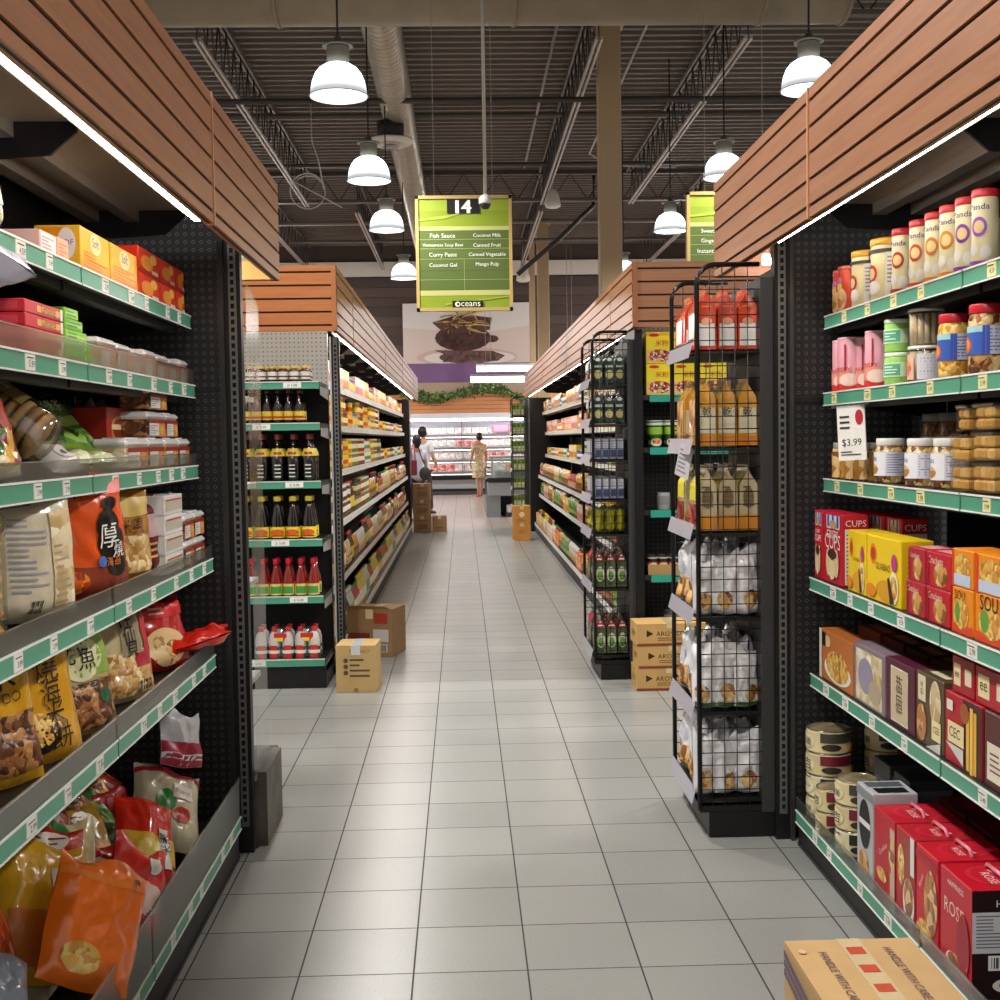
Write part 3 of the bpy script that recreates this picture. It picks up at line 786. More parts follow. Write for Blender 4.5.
def bagf(w, h, t, seed, crinkle=1., flat_top=.09):
    so = Vector((seed*3.7, seed*1.3, seed*2.1))
    def side(s):
        def f(u, v, o=0.):
            a = max(-1, min(1, 2*u/w)); q = v/h
            e = 1-abs(a)**2.6; g = min(1, q/.16) if q < .16 else (min(1, (1-q)/.22) if q > .78 else 1)
            g = max(0, g); g = g*(2-g)
            p = max(0, e)**.55*g
            n = noise.noise(Vector((u*16, v*16, s))+so)*.010+noise.noise(Vector((u*45, v*30, s*2))+so)*.004
            n += abs(noise.noise(Vector((u*34+v*9, v*11, 5+s))+so))*.010*(.4+1.0*abs(q-.5)*2)
            yy = t/2*p + n*crinkle*min(1, p+.25)
            x = u*(1-.07*p)*(1-.02*math.sin(q*9+seed))
            sag = .012*math.sin(u*30+seed)*max(0, q-.85)/.15*crinkle
            return (x, s*(yy+.0012+o), v+sag+.0045-(.004*math.cos(a*3)))
        return f
    return side
def mbag(w, h, t, col, art=(), seed=1, crinkle=1., mat=None, back=None, nu=22, nv=26):
    b = MB(); m = mat or G(col); sf = bagf(w, h, t, seed, crinkle)
    fr = sf(-1); bk = sf(1)
    b.surf(lambda s, t_: fr((s-.5)*w, t_*h), nu, nv, m)
    b.surf(lambda s, t_: bk((.5-s)*w, t_*h), nu, nv, back or m)
    b.art(art, w, h, lambda u, v, o: fr(u, v, o+.0006), True)
    return b
def mpouch(w, h, t, col, art=(), sideart=(), m=None):
    """standing gusseted bag: boxy foot, gathered top"""
    b = MB(); m = m or G(col)
    def X(q): return 1 if q < .72 else 1-.15*(q-.72)/.28
    def T(q): return 1-.1*q if q < .7 else max(.04, (1-.07)*(1-(q-.7)/.22))
    def f(u, v, o): q = v/h; return (u*X(q), -(t/2*T(q)+o)-.006*math.cos(u/w*PI)*(1-q), v)
    def bk(u, v, o): q = v/h; return (-u*X(q), (t/2*T(q)+o), v)
    def sd(s):
        def g(u, v, o): q = v/h; return (s*(w/2*X(q)+o-.004*math.cos(u/t*PI)*T(q)), s*u*T(q), v)
        return g
    for fn, ww in ((f, w), (bk, w), (sd(1), t), (sd(-1), t)):
        b.surf(lambda a, c: fn((a-.5)*ww, c*h, 0), 6, 14, m)
    b.art(art, w, h, f, True)
    b.art(sideart, t, h, sd(1), True); b.art(sideart, t, h, sd(-1), True)
    return b
def stand(b, name, loc, rz, label, cat, group=None, tilt=0., roll=0.):
    o = b.build(name); o.location = loc
    M_ = Matrix.Rotation(rz, 4, 'Z') @ Matrix.Rotation(tilt, 4, 'X') @ Matrix.Rotation(roll, 4, 'Y')
    o.rotation_euler = M_.to_euler()
    return tag(o, label, cat, group)
SHF = {'L%d' % (i+1): (-1, x, z) for i, (x, z) in enumerate(Lx)}
SHF.update({'R%d' % (i+1): (1, x, z) for i, (x, z) in enumerate(Rx)})
def yat(u, sh, inset=.02, dz=0.):
    sd, x, z = SHF[sh]; X = x+sd*inset; v = 450
    for _ in range(3):
        p = at_x(u, v, X)
        d = Vector((X, p.y, z+dz))-Vector((0, 0, EYE)); v = 500-F*d.dot(up)/d.dot(fw)
    return at_x(u, v, X).y
def pbox(sh, u0, u1, h, col, label, cat='box', d=.13, dz=0., inset=.02, front=(), near=(), top=(), name='snack_box', group=None, rz=0.):
    sd, x, z = SHF[sh]
    ya, yb = sorted((yat(u0, sh, inset), yat(u1, sh, inset))); yb = min(yb, 4.5)
    w = yb-ya-.004
    left, right = (near, ()) if sd < 0 else ((), near)
    b = mbox(w, d, h, col, front, left, right, top)
    return stand(b, name, (x+sd*(inset+d/2), (ya+yb)/2, z+.001+dz), (PI/2 if sd < 0 else -PI/2)+rz, label, cat, group)
def pcyl(sh, u, r, h, b, label, cat, name, dz=0., inset=.02, group=None, rz=0.):
    sd, x, z = SHF[sh]
    y = yat(u, sh, inset+r)
    y = min(y, 4.49-r)
    return stand(b, name, (x+sd*(inset+r), y, z+.001+dz), (PI/2 if sd < 0 else -PI/2)+sd*.7+rz, label, cat, group)
def lidded(o, r, z, h, col, name='lid', ribs=True, m=None):
    b = MB(); m = m or mt(col, .35)
    b.lathe([(r*.98, z), (r, z+.002), (r, z+h-.003), (r*.96, z+h)], m, 28)
    return b.build(name, o)
W_ = P(WHT)
LV = lambda: P('f6f4ee')

# ------------------------------------------------------------------ near left shelving
# shelf 1: boxes
def ybox(u0, u1, n, lbl):
    y = P('f4b81c'); l = P('fbe9a8')
    return pbox('L1', u0, u1, .118, 'f6bf2a', lbl, d=.12, name='cookie_box',
        front=[('r', -.5, 0, .5, .25, P('f0a820')), ('e', 0, .72, .2, .24, l), ('t', 'Soft', 0, .75, .22, P('7a5a8c')), ('l', -.42, .1, .42, .5, 5, P('e09018'))],
        near=[('r', -.32, .05, .1, .95, P('f0a020')), ('e', .2, .6, .2, .35, P('f6eef4')), ('t', 'SOF', .2, .62, .3, P('8c6aa0'))], top=[('r', -.45, .1, .45, .9, P('fbd86a'))])
ybox(81, 110, 0, 'yellow cookie box on the top left shelf, the nearer of two')
ybox(111, 138, 1, 'yellow cookie box on the top left shelf, next to the red boxes')
k = 0
for (u0, u1) in ((139, 160), (161, 176), (177, 191)):
    for j in (0, 1):
        pbox('L1', u0, u1, .078, 'e0341c', ('lower', 'upper')[j]+' box of the '+('nearest', 'middle', 'farthest')[k]+' red-orange pair, top left shelf', d=.12, dz=j*.0795,
            front=[('r', -.5, .0, .5, .2, P('c82418')), ('e', -.1, .45, .28, .3, P('f6a03a')), ('e', .2, .7, .16, .2, P('f8c050')), ('r', .1, .1, .42, .25, P('fbe0c0'))], near=[('e', 0, .5, .3, .3, P('f08a30'))], name='biscuit_box')
    k += 1
pbox('L1', 40, 57, .055, 'f0c8c0', 'flat pink box at the front of the top left shelf', d=.10, front=[('r', -.45, .1, .45, .9, P('fbf0ee')), ('l', -.4, .2, .4, .8, 4, P('d8788a'))], name='candy_box')
pbox('L1', 58, 69, .058, 'f3b890', 'flat peach box beside the pink one on the top left shelf', d=.10, front=[('l', -.4, .2, .4, .8, 4, P('e07840'))], name='candy_box')
pbox('L1', 40, 60, .095, 'e8c8a0', 'taller beige box behind the flat pink box, top left shelf', d=.09, inset=.16, front=[('r', -.4, .2, .4, .8, P('d8b080'))], name='candy_box')
sd, x, z = SHF['L1']
stand(mbag(.16, .19, .07, 'd8d0a8', [('r', -.4, .3, .4, .7, P('f0ead0')), ('t', '酥', 0, .5, .4, P('8a6a30'))], 3), 'snack_bag', (-1.03, 2.70, z+.003), PI/2, 'cream snack bag cut by the left picture edge on the top shelf', 'bag', tilt=-.1)
# shelf 2
z = SHF['L2'][2]
b = mbag(.34, .24, .10, 'dcd8ee', [('e', .1, .86, .05, .05, P('d03048')), ('e', .0, .86, .04, .05, P('3038a0')), ('e', -.1, .86, .05, .05, P('d03048')), ('l', -.3, .3, .3, .6, 3, P('b8b2d2'))], 9, 1.4)
stand(b, 'snack_bag', (-.985, 2.52, z+.12), R(180-20), 'lilac-white puffed bag lying over the front of the second left shelf', 'bag', tilt=-1.25)
for j in range(4):
    pbox('L2', 26, 64, .030, ('d8283c', 'e04a58', 'd83040', 'e03848')[j], 'flat red sweets pack, '+('bottom', 'second', 'third', 'top')[j]+' of the stack on the second left shelf', d=.16, dz=j*.0315, inset=.02, name='sweets_pack',
        front=[('r', -.2, .25, .42, .75, P('f0c060')), ('t', 'Ginseng', .1, .5, .4, P('a01020')), ('r', .42, .05, .49, .95, P('f4eef0'))], top=[('r', -.4, .2, .4, .8, P('f05868'))], near=[('r', -.4, .2, .4, .8, P('f05060'))])
for j in range(5):
    pbox('L2', 66, 96-j*4, .027, ('8ed63a', '78c82c')[j % 2], 'flat bright green pack, '+('bottom', 'second', 'third', 'fourth', 'top')[j]+' of the stack on the second left shelf', d=.16, dz=j*.0285, inset=.02+.004*j, name='sweets_pack',
        front=[('r', -.45, .3, .45, .6, P('b6ea70')), ('l', -.4, .2, .4, .8, 2, P('3a8a1c'))], near=[('r', -.4, .2, .4, .8, P('d8e8d0'))], top=[('r', -.4, .2, .4, .8, P('a4e25a'))])
def clam(w, d, h, f='cookie', lidc='f2f0ee'):
    b = MB(); m = FM(f)
    b.box(-w/2+.004, w/2-.004, -d/2+.004, d/2-.004, .002, h*.72, m, .008)
    b.art([('r', -.42, .1, .1, .8, P('e8e6e0')), ('r', .1, .05, .46, .9, P('e0823a')), ('e', .28, .4, .12, .25, FM('straw')), ('r', -.46, .72, .46, .9, P('9a2818')), ('l', -.4, .15, .05, .65, 4, P('a8a4a0'))], w, h*.8, lambda u, v, o: (u, -d/2+.0035-o, v))
    return b
def clamlid(o, w, d, h):
    b = MB(); b.box(-w/2, w/2, -d/2, d/2, h*.72, h, mt('f4f2f0', .25, coat=.4), .010); b.box(-w*.3, w*.3, -d*.3, d*.3, h, h+.004, mt('e8e6e4', .3)); b.build('lid', o)
CL = None
def pclam(sh, u0, u1, h, label, dz=0., inset=.02, d=.11, f='cookie', g=None, rz=0.):
    sd, x, z = SHF[sh]; ya, yb = sorted((yat(u0, sh, inset), yat(u1, sh, inset))); yb = min(yb, 4.49); w = yb-ya-.006
    o = stand(clam(w, d, h, f), 'cake_tub', (x+sd*(inset+d/2), (ya+yb)/2, z+.002+dz), (PI/2 if sd < 0 else -PI/2)+rz, label, 'tub', g)
    clamlid(o, w, d, h); return o
us = [101, 118, 133, 146, 158, 170, 181, 190]
nm = ['first', 'second', 'third', 'fourth', 'fifth', 'sixth', 'seventh']
for i in range(7):
    pclam('L2', us[i], us[i+1], .085-.004*(i % 3), 'clear cake tub with red band, '+nm[i]+' from the green packs, second left shelf', f=('cookie', 'brown', 'cracker')[i % 3])
for i, (a, c) in enumerate(((92, 110), (112, 122), (124, 153))):
    pclam('L2', a, c, .11 if i != 1 else .1, ('darker', 'small grey', 'wide pale')[i]+' cake tub standing behind the front row, second left shelf', inset=.15, dz=0., f='brown')
# shelf 3
z = SHF['L3'][2]
def lean(b, name, sh, u0, u1, lab, tilt=-.5, inset=.06, dz=.005, cat='bag', roll=0., rzo=None, yoff=0):
    if sh in ('L4', 'L5'): inset += .03
    if rzo is None: rzo = {'L4': -.55, 'L5': -.62}.get(sh, -.3)
    sd, x, z = SHF[sh]; y = (yat(u0, sh, inset)+yat(u1, sh, inset))/2+yoff
    return stand(b, name, (x+sd*inset, y, z+dz), (PI/2 if sd < 0 else -PI/2)+rzo, lab, cat, tilt=tilt, roll=roll)
lean(mbag(.13, .22, .06, 'c8c8a0', [('r', -.45, .1, .45, .5, FM('mix')), ('r', -.5, .55, .1, .8, P('5a9a3a')), ('r', .1, .5, .4, .9, P('b83a28'))], 4, mat=FM('pale')), 'noodle_bag', 'L3', 0, 8, 'clear noodle bag with green and red print at the left picture edge, third left shelf', -.35)
# long tray of round crackers
b = MB()
for i in range(11):
    y = .02+i*.026
    b.lathe([(.058, 0), (.063, .004), (.063, .016), (.058, .02)], mt(('b49264', 'a58356')[i % 2], .5, mott=.1, ms=30), 20)
    for q in range(80): b.v[-1-q].z += y
o = stand(b, 'cracker_roll', (-.985, 2.95, z+.085), PI/2+.1, 'long clear roll of round crackers slanting back on the third left shelf', 'crackers', tilt=-.95)
b = MB(); b.lathe([(.03, -.012), (.064, 0), (.068, .02), (.068, .30), (.05, .33), (.02, .35)], clear('f4f0e4', .14, 'film'), 20); b.build('film_wrap', o)
b = MB(); b.art([('r', -.55, .3, .5, .75, P('6a5a2c')), ('t', '煎餅', 0, .52, .7, P('f0ece0')), ('t', 'CRACKER', 0, .86, .7, P('c03028'))], .1, .3, lambda u, v, o_: (.0695*math.sin(u/.07), -.0695*math.cos(u/.07), v), True); b.build('label', o)
lean(mbag(.12, .10, .07, 'e8e0dc', [('e', 0, .5, .3, .3, P('f4f0ee')), ('e', 0, .5, .1, .1, P('888078'))], 14), 'bun_bag', 'L3', 58, 82, 'small white bagged bun at the front of the third left shelf', -.9, .05)
lean(mbag(.22, .30, .06, '6f9a3c', [('r', -.4, .05, .4, .45, FM('green')), ('r', -.5, .5, .5, .62, P('a8cc6a')), ('t', '綠茶', 0, .75, .4, P('e8f0d0'))], 5), 'snack_bag', 'L3', 82, 100, 'long green bag leaning back on the third left shelf', -.75, .12)
for i, (a, c) in enumerate(((78, 100), (100, 118))):
    lean(mbag(.14, .20, .04, 'd4dcae', [('r', -.35, .2, .35, .6, P('9cc43a')), ('l', -.3, .65, .3, .85, 3, P('a09a70'))], 20+i), 'biscuit_pack', 'L3', a, c, ('nearer', 'farther')[i]+' pale yellow-green pack lying at the front of the third left shelf', -1.35, .03, dz=.03+.0*i)
for i, a in enumerate((76, 88, 101, 114)):
    lean(mbag(.10, .22, .05, ('8c8c84', 'b8b4a8', '77766e', '9c988e')[i], [('r', -.4, .3, .4, .5, P('2a2624')), ('l', -.3, .55, .3, .85, 4, P('d8d4c8'))], 30+i), 'stick_pack', 'L3', a, a+8, 'grey cellophane pack standing at the back of the third left shelf, '+('nearest', 'second', 'third', 'farthest')[i]+' of four', -.1, .30)
pbox('L3', 108, 142, .125, 'b0281e', 'dark red gift box with gold crest on the third left shelf', d=.10, dz=.07, inset=.12, name='gift_box',
    front=[('e', -.15, .45, .24, .36, P('d09038')), ('e', -.15, .45, .2, .28, P('8a3018')), ('r', -.38, .45, .08, .58, P('f0dca0')), ('r', .2, 0, .5, 1, P('e86a2c')), ('e', .35, .3, .12, .25, FM('straw'))])
pbox('L3', 106, 146, .069, 'd8d4cc', 'pale carton tray under the dark red gift box, third left shelf', d=.11, inset=.12, name='carton_tray', front=[('r', -.5, .3, .5, .6, P('b8b4ac'))])
us = [128, 150, 166, 180, 191]
for i in range(4):
    pclam('L3', us[i], us[i+1], .095, 'white cake tub, front row of the third left shelf, '+nm[i]+' from the front', f=('pale', 'brown', 'cookie', 'brown')[i])
for i, (a, c, dz, ht) in enumerate(((150, 168, .10, .08), (168, 180, .10, .08), (152, 170, .19, .07))):
    pclam('L3', a, c, ht, 'white cake tub '+('above the second front tub', 'above the third front tub', 'highest of all')[i]+', third left shelf', dz=dz, f='brown', inset=.03)
# shelf 4
z = SHF['L4'][2]
b = MB()
for i in range(7): b.lathe([(.02, 0), (.075, .006), (.085, .02), (.075, .034), (.02, .038)], FM('straw'), 22); [setattr(b.v[-1-q], 'z', b.v[-1-q].z+.01+i*.037) for q in range(110)]
o = stand(b, 'cracker_bag', (-1.04, 2.545, z+.004), PI/2, 'tall clear bag of stacked golden crackers at the left edge of the fourth shelf', 'bag')
b = MB(); b.lathe([(.088, 0), (.092, .02), (.092, .27), (.06, .30), (.01, .31)], clear('f8f4ea', .12, 'film'), 22); b.build('film_wrap', o)
lean(mbag(.27, .30, .09, 'd8ccb0', [('p', [(-.36, .04), (.12, .04), (.10, .70), (-.0, .93), (-.16, .93), (-.34, .72)], P('f6f6f8')), ('l', -.32, .22, .08, .82, 13, P('9a9aa8')), ('b', -.14, .07, .0, .17, P('303034')), ('r', .14, .1, .42, .85, FM('pale')), ('l', .16, .1, .38, .6, 9, P('a89c84'))], 6, .5), 'cracker_bag', 'L4', 10, 50, 'big beige cracker bag with a white ingredients sheet, fourth left shelf', -.06, .075)
O1 = G('ee5a20')
b = mbag(.26, .33, .09, 'ee5a20', [('r', -.5, .84, .5, .98, P('f08a8c')), ('r', -.48, .02, .48, .26, P('8c3a24')), ('e', -.28, .14, .15, .09, FM('orange')), ('e', .16, .6, .17, .13, P('16120f')), ('e', .2, .45, .2, .14, P('16120f')), ('e', .26, .3, .16, .14, P('16120f')), ('e', .2, .76, .12, .06, P('16120f')),
    ('t', '厚', .15, .50, .26, P('f8f4ee')), ('t', '燒', .28, .38, .16, P('f8f4ee')), ('e', .05, .30, .06, .045, P('4a78c8')), ('t', '海苔', .2, .29, .2, P('e88030'))], 7, 1.1)
lean(b, 'snack_bag', 'L4', 74, 104, 'glossy orange snack bag with black lettering patch, fourth left shelf', -.08, .06, rzo=-.6)
lean(mbag(.2, .28, .07, 'b87c28', [('r', -.5, .7, .5, .9, P('e0c070')), ('r', -.4, .1, .4, .5, FM('cracker')), ('t', '米果', 0, .6, .5, P('4a2410'))], 8), 'snack_bag', 'L4', 118, 134, 'gold-brown bag beside the orange bag, fourth left shelf', -.05, .07)
lean(mbag(.16, .24, .07, '6e1622', [('r', -.4, .5, .4, .8, P('c8a8a8')), ('l', -.3, .2, .3, .45, 3, P('d8b070'))], 11), 'snack_bag', 'L4', 134, 150, 'dark red shiny snack bag, fourth left shelf', -.05, .07)
lean(mbag(.18, .235, .07, '1c2654', [('e', .05, .6, .25, .2, P('dfe3f4')), ('e', .05, .6, .17, .13, P('28408c')), ('l', -.3, .2, .3, .4, 3, P('c8ccd8'))], 12), 'snack_bag', 'L4', 150, 164, 'navy blue shiny snack bag, fourth left shelf', -.05, .07)
lean(mbag(.22, .1, .08, '2c2a22', [('r', -.4, .3, .4, .7, P('b8a24a'))], 13), 'snack_bag', 'L4', 108, 130, 'black and gold bag at the back of the fourth left shelf', -.4, .24, dz=.17)
for j in range(4):
    pbox('L4', 166, 184, .062, ('eceae6', 'e2e0dc')[j % 2], 'white cake box, '+('bottom', 'second', 'third', 'top')[j]+' of the stack on the fourth left shelf', d=.15, dz=j*.0635, name='cake_box', inset=.03,
        front=[('r', -.45, .2, .45, .8, P('c9bfae')), ('r', -.4, .72, .4, .8, P('b03028'))], near=[('r', -.46, .1, .46, .9, P('f4f3f0'))])
for i, (a, c) in enumerate(((186, 196), (196, 206))):
    for j in range(2):
        pclam('L4', a, c, .085, 'white cake tub with red band, '+('lower', 'upper')[j]+' one '+('by the box stack', 'at the far end')[i]+', fourth left shelf', dz=j*.091, f='brown')
lean(mbag(.16, .13, .05, 'e8e4e0', [('e', 0, .5, .28, .16, P('c87878'))], 44), 'sweets_bag', 'L4', 188, 202, 'small white bag lying on top of the last tubs, fourth left shelf', -1.3, .07, dz=.205)
# shelf 5
lean(mbag(.25, .34, .08, 'd89c1e', [('r', -.5, .55, -.18, .98, P('e8b430')), ('t', '厚', .1, .86, .3, P('18100a')), ('t', '燒', .12, .68, .3, P('18100a')), ('t', '海', .14, .5, .26, P('18100a')), ('t', '米', .16, .34, .26, P('18100a')), ('t', '餅', .18, .18, .26, P('18100a')), ('e', -.08, .22, .26, .14, P('1a1410')), ('e', -.08, .25, .22, .12, FM('straw')), ('l', -.42, .5, -.2, .85, 6, P('7a3a10'))], 16), 'rice_cracker_bag', 'L5', 20, 58, 'yellow rice cracker bag with black characters, front of the fifth left shelf', -.22, .08)
lean(mbag(.2, .32, .08, 'd8a01c', [('t', '米', .0, .8, .4, P('18100a')), ('r', -.45, .08, .45, .5, FM('brown')), ('t', 'OPOO', 0, .62, .5, P('4a3010'))], 17), 'rice_cracker_bag', 'L5', 0, 12, 'yellow rice cracker bag cut by the left picture edge, fifth left shelf', -.22, .09)
lean(mbag(.27, .30, .08, 'b4a468', [('r', -.46, .04, .46, .45, FM('brown')), ('r', -.1, .5, .46, .92, P('8fae4a')), ('e', .1, .66, .26, .2, P('e0dcae')), ('t', '小', .0, .72, .22, P('1c1c14')), ('t', '魚', .16, .66, .22, P('1c1c14')), ('e', .34, .3, .08, .07, P('24603c'))], 18), 'rice_cracker_bag', 'L5', 56, 96, 'beige and green rice cracker bag, fifth left shelf', -.25, .08)
lean(mbag(.26, .29, .08, 'c9b88c', [('r', -.48, .05, .48, .5, FM('cracker')), ('r', .0, .45, .32, .95, P('9c8e74')), ('t', '旺', .12, .82, .2, P('1c1410')), ('t', '仙', .14, .66, .2, P('1c1410')), ('t', '貝', .16, .52, .18, P('1c1410')), ('r', .36, .4, .46, .9, P('c02c38')), ('r', .2, .32, .44, .46, P('b01c34')), ('b', .16, .08, .4, .18, P('303034'))], 19), 'rice_cracker_bag', 'L5', 100, 140, 'clear-fronted brown cracker bag with a red seal, fifth left shelf', -.22, .08)
lean(mbag(.26, .25, .09, 'b81c20', [('r', -.5, .7, .5, .9, P('d42a2c')), ('e', .0, .30, .34, .26, P('e8c48c')), ('e', -.12, .36, .1, .1, FM('cracker')), ('e', .1, .26, .14, .12, FM('cookie')), ('l', -.2, .72, .3, .86, 2, P('f2c8c0'))], 21), 'rice_cracker_bag', 'L5', 146, 178, 'red bag with cream picture of crackers, fifth left shelf', -.3, .08)
lean(mbag(.30, .22, .08, 'a0161a', [('r', -.2, .5, .1, .6, P('e0a8a0'))], 22), 'snack_bag', 'L5', 160, 200, 'dark red bag behind the cracker bags, fifth left shelf', -.6, .24)
stand(mbag(.15, .25, .05, 'ee3022', [('r', -.3, .1, .3, .4, P('d02018'))], 23, 1.6), 'snack_bag', (-1.06, 4.20, SHF['L5'][2]+.06), R(-66), 'bright red bag end poking past the shelf end, fifth left shelf', 'bag', tilt=-1.32)
# bottom shelf: a heap of bags behind the fence
z = SHF['L6'][2]
def heap(b, x, y, dz, lab, rz=0., tilt=-.9, roll=0., nme='snack_bag'):
    return stand(b, nme, (x, y, z+dz), PI/2+rz, lab, 'bag', tilt=tilt, roll=roll)
heap(mbag(.26, .30, .09, 'ff7c20', [('r', -.5, .80, .5, .86, P('f88a30')), ('e', -.2, .2, .2, .12, FM('straw')), ('e', .3, .86, .05, .035, P('7a4418'))], 51, 1.5), -.915, 2.84, .10, 'bright orange bag sprawling over the bottom left fence', rz=-.6, tilt=-.35, roll=.55)
heap(mbag(.24, .36, .07, 'cc4810', [('r', -.1, .1, .2, .9, P('d85a18')), ('e', -.1, .3, .1, .1, P('e8b040'))], 52, 2.2), -1.10, 2.74, .13, 'dark orange crumpled bag behind the bright orange one, bottom left shelf', rz=-.3, tilt=-.15, roll=-.12)
heap(mbag(.24, .34, .07, 'dca822', [('r', .0, .3, .45, .8, P('e8e4d4')), ('t', '小', .2, .66, .22, P('101010')), ('t', '吃', .22, .46, .22, P('101010')), ('r', -.45, .1, .0, .5, P('d07820'))], 53, 1.2), -1.03, 2.92, .08, 'yellow bag with white panel in the bottom left heap', rz=-.6, tilt=-.45, roll=.35)
heap(mbag(.24, .34, .06, 'c8bc8c', [('r', -.4, .1, .4, .6, FM('cookie')), ('r', -.1, .6, .1, .95, P('3a7a3a'))], 54, 1.8), -1.06, 3.12, .12, 'clear crinkled bag with green stripe in the bottom left heap', rz=-.5, tilt=-.6, roll=.5)
heap(mbag(.22, .3, .07, 'c8241c', [('e', 0, .6, .3, .2, P('e8d8c0')), ('r', -.4, .1, .4, .35, P('f0b030')), ('e', .0, .6, .2, .12, P('a01414'))], 55, 1.2), -.99, 3.24, .04, 'red and yellow bag in the middle of the bottom left heap', rz=-.5, tilt=-.6, roll=.5)
heap(mbag(.28, .32, .09, '8c1c1a', [('e', .1, .6, .24, .16, P('e6dccc')), ('e', .1, .6, .18, .11, P('7c1418')), ('r', -.45, .05, .4, .35, FM('mix'))], 56, 1.4), -1.16, 3.32, .19, 'dark red bag high in the bottom left heap', rz=-.5, tilt=-.8, roll=.3)
heap(mbag(.26, .32, .09, '5c4a34', [('r', -.4, .1, .4, .55, FM('brown')), ('e', .2, .7, .1, .08, P('d8d4b8'))], 57, 1.4), -1.15, 3.66, .20, 'brown clear bag at the back of the bottom left heap', rz=-.3, tilt=-.8, roll=-.1)
heap(mbag(.2, .30, .07, 'e8341c', [('r', -.5, .15, .5, .5, P('f0c030')), ('e', 0, .3, .25, .14, P('f8e068')), ('r', .15, .1, .35, .6, P('f4f0e8')), ('t', '米果', .25, .4, .3, P('181010'), 90)], 58, 1.1), -.97, 3.66, .06, 'red-topped yellow bag leaning over the bottom left fence', rz=-.5, tilt=-.75, roll=.6)
heap(mbag(.24, .32, .09, 'd8cfb0', [('r', -.5, .82, .5, .9, P('c02838')), ('e', -.1, .5, .16, .14, P('3a8a3a')), ('e', .15, .35, .15, .1, P('c83828')), ('e', -.2, .25, .12, .1, P('e08030')), ('r', .0, .55, .35, .72, P('f4f0e4')), ('t', 'SNACK', .16, .63, .28, P('b02028'))], 59, 1.2), -.99, 3.96, .06, 'white candy-mix bag with red and green print, bottom left heap', rz=-.6, tilt=-.75, roll=.6)
heap(mbag(.17, .2, .04, 'd0d0d4', [('r', -.5, .0, .5, .4, P('b02440')), ('r', -.5, .1, .5, .2, P('f0f0f0'))], 60, 2), -.98, 4.18, .27, 'silver and pink bag top at the far end of the bottom left heap', rz=-.6, tilt=-.35, roll=.3)
heap(mbag(.24, .24, .06, 'dc2420', [('e', 0, .4, .3, .2, P('f4d8d0')), ('e', .1, .8, .2, .1, P('f0f0e8'))], 61, 1.6), -.93, 3.34, .03, 'red and white bag pressed against the bottom left fence', rz=-.3, tilt=-.25, roll=.6)
heap(mbag(.24, .3, .08, '1c5a2c', [('r', -.4, .2, .4, .6, P('3a8a44')), ('r', -.4, .75, .4, .85, P('c8c8c0'))], 62, 1.4), -1.20, 2.5, .16, 'dark green bag in the shade at the front of the bottom left shelf', rz=-.2, tilt=-.5)
heap(mbag(.22, .34, .08, '9fb0c8', [('r', -.5, .1, .5, .4, P('e0c83c')), ('e', .1, .5, .2, .15, P('f0907c')), ('e', -.1, .3, .16, .1, P('3f78b0')), ('e', .1, .15, .14, .08, P('4a9a3c'))], 63, 1.6), -.98, 2.42, .03, 'shiny multicoloured candy bag at the bottom left corner', rz=-.5, tilt=-.7, roll=.5)
heap(mbag(.28, .3, .08, '9c1a20', [('r', -.4, .2, .4, .6, FM('mix')), ('l', -.3, .7, .3, .85, 2, P('e0c0a0'))], 64, 1.4), -1.16, 3.96, .18, 'wine-red bag lying behind the candy-mix bag, bottom left heap', rz=-.3, tilt=-.9)
lo = [('b02a1c', 'mix'), ('c89030', 'cookie'), ('a8a088', 'pale'), ('7a2018', 'red'), ('c8541c', 'orange'), ('4c3a2c', 'brown'), ('b8a870', 'cracker'), ('8a1a1c', 'red')]
for i, (c, fd) in enumerate(lo):
    heap(mbag(.26, .32, .08, c, [('r', -.4, .15, .4, .6, FM(fd)), ('r', -.3, .7, .3, .8, P('e8dcc8'))], 80+i, 1.3), -1.02-.13*(i % 2), 2.55+i*.235, .045, ('rust', 'golden', 'pale grey', 'maroon', 'orange-brown', 'dark brown', 'straw coloured', 'deep red')[i]+' bag at the bottom of the heap on the lowest left shelf', rz=-.3+.2*(i % 3), tilt=-1.3)
for i, (c, x, y, dz, fd, nm_) in enumerate((('c4301c', -1.08, 2.98, .2, 'red', 'scarlet bag with a food window high in the middle of the bottom left heap'), ('a8842c', -1.06, 3.46, .1, 'cookie', 'mustard bag with a food window in the middle of the bottom left heap'),
        ('3c6a30', -1.12, 3.8, .12, 'green', 'green bag with a food window low in the bottom left heap'), ('e05018', -.99, 3.08, .02, 'orange', 'orange-red bag with a food window by the bottom left fence'), ('d8c8a8', -1.02, 3.48, .04, 'mix', 'pale bag of mixed sweets low by the bottom left fence'))):
    heap(mbag(.24, .30, .08, c, [('r', -.4, .1, .4, .5, FM(fd)), ('e', .1, .75, .2, .1, P('f0e8d8')), ('l', -.1, .7, .3, .8, 2, P('802018'))], 160+i, 1.4), x, y, dz, nm_, rz=-.7+.25*i, tilt=-.8, roll=.5-.2*(i % 3))
# pale bags seen through the clear side of the end cap
for i, (zz, c, nme) in enumerate(((1.38, 'e8c8c0', 'pink'), (1.0, 'd8d4c0', 'cream'), (.62, 'cfd0c0', 'grey'), (1.72, 'c8ccd8', 'bluish'))):
    stand(mbag(.2, .26, .07, c, [('e', 0, .5, .3, .2, P('f4e8e0'))], 70+i), 'snack_bag', (-.93, 4.8, zz+.004), PI/2, nme+' bag behind the clear side of the left end cap', 'bag', tilt=-.05)

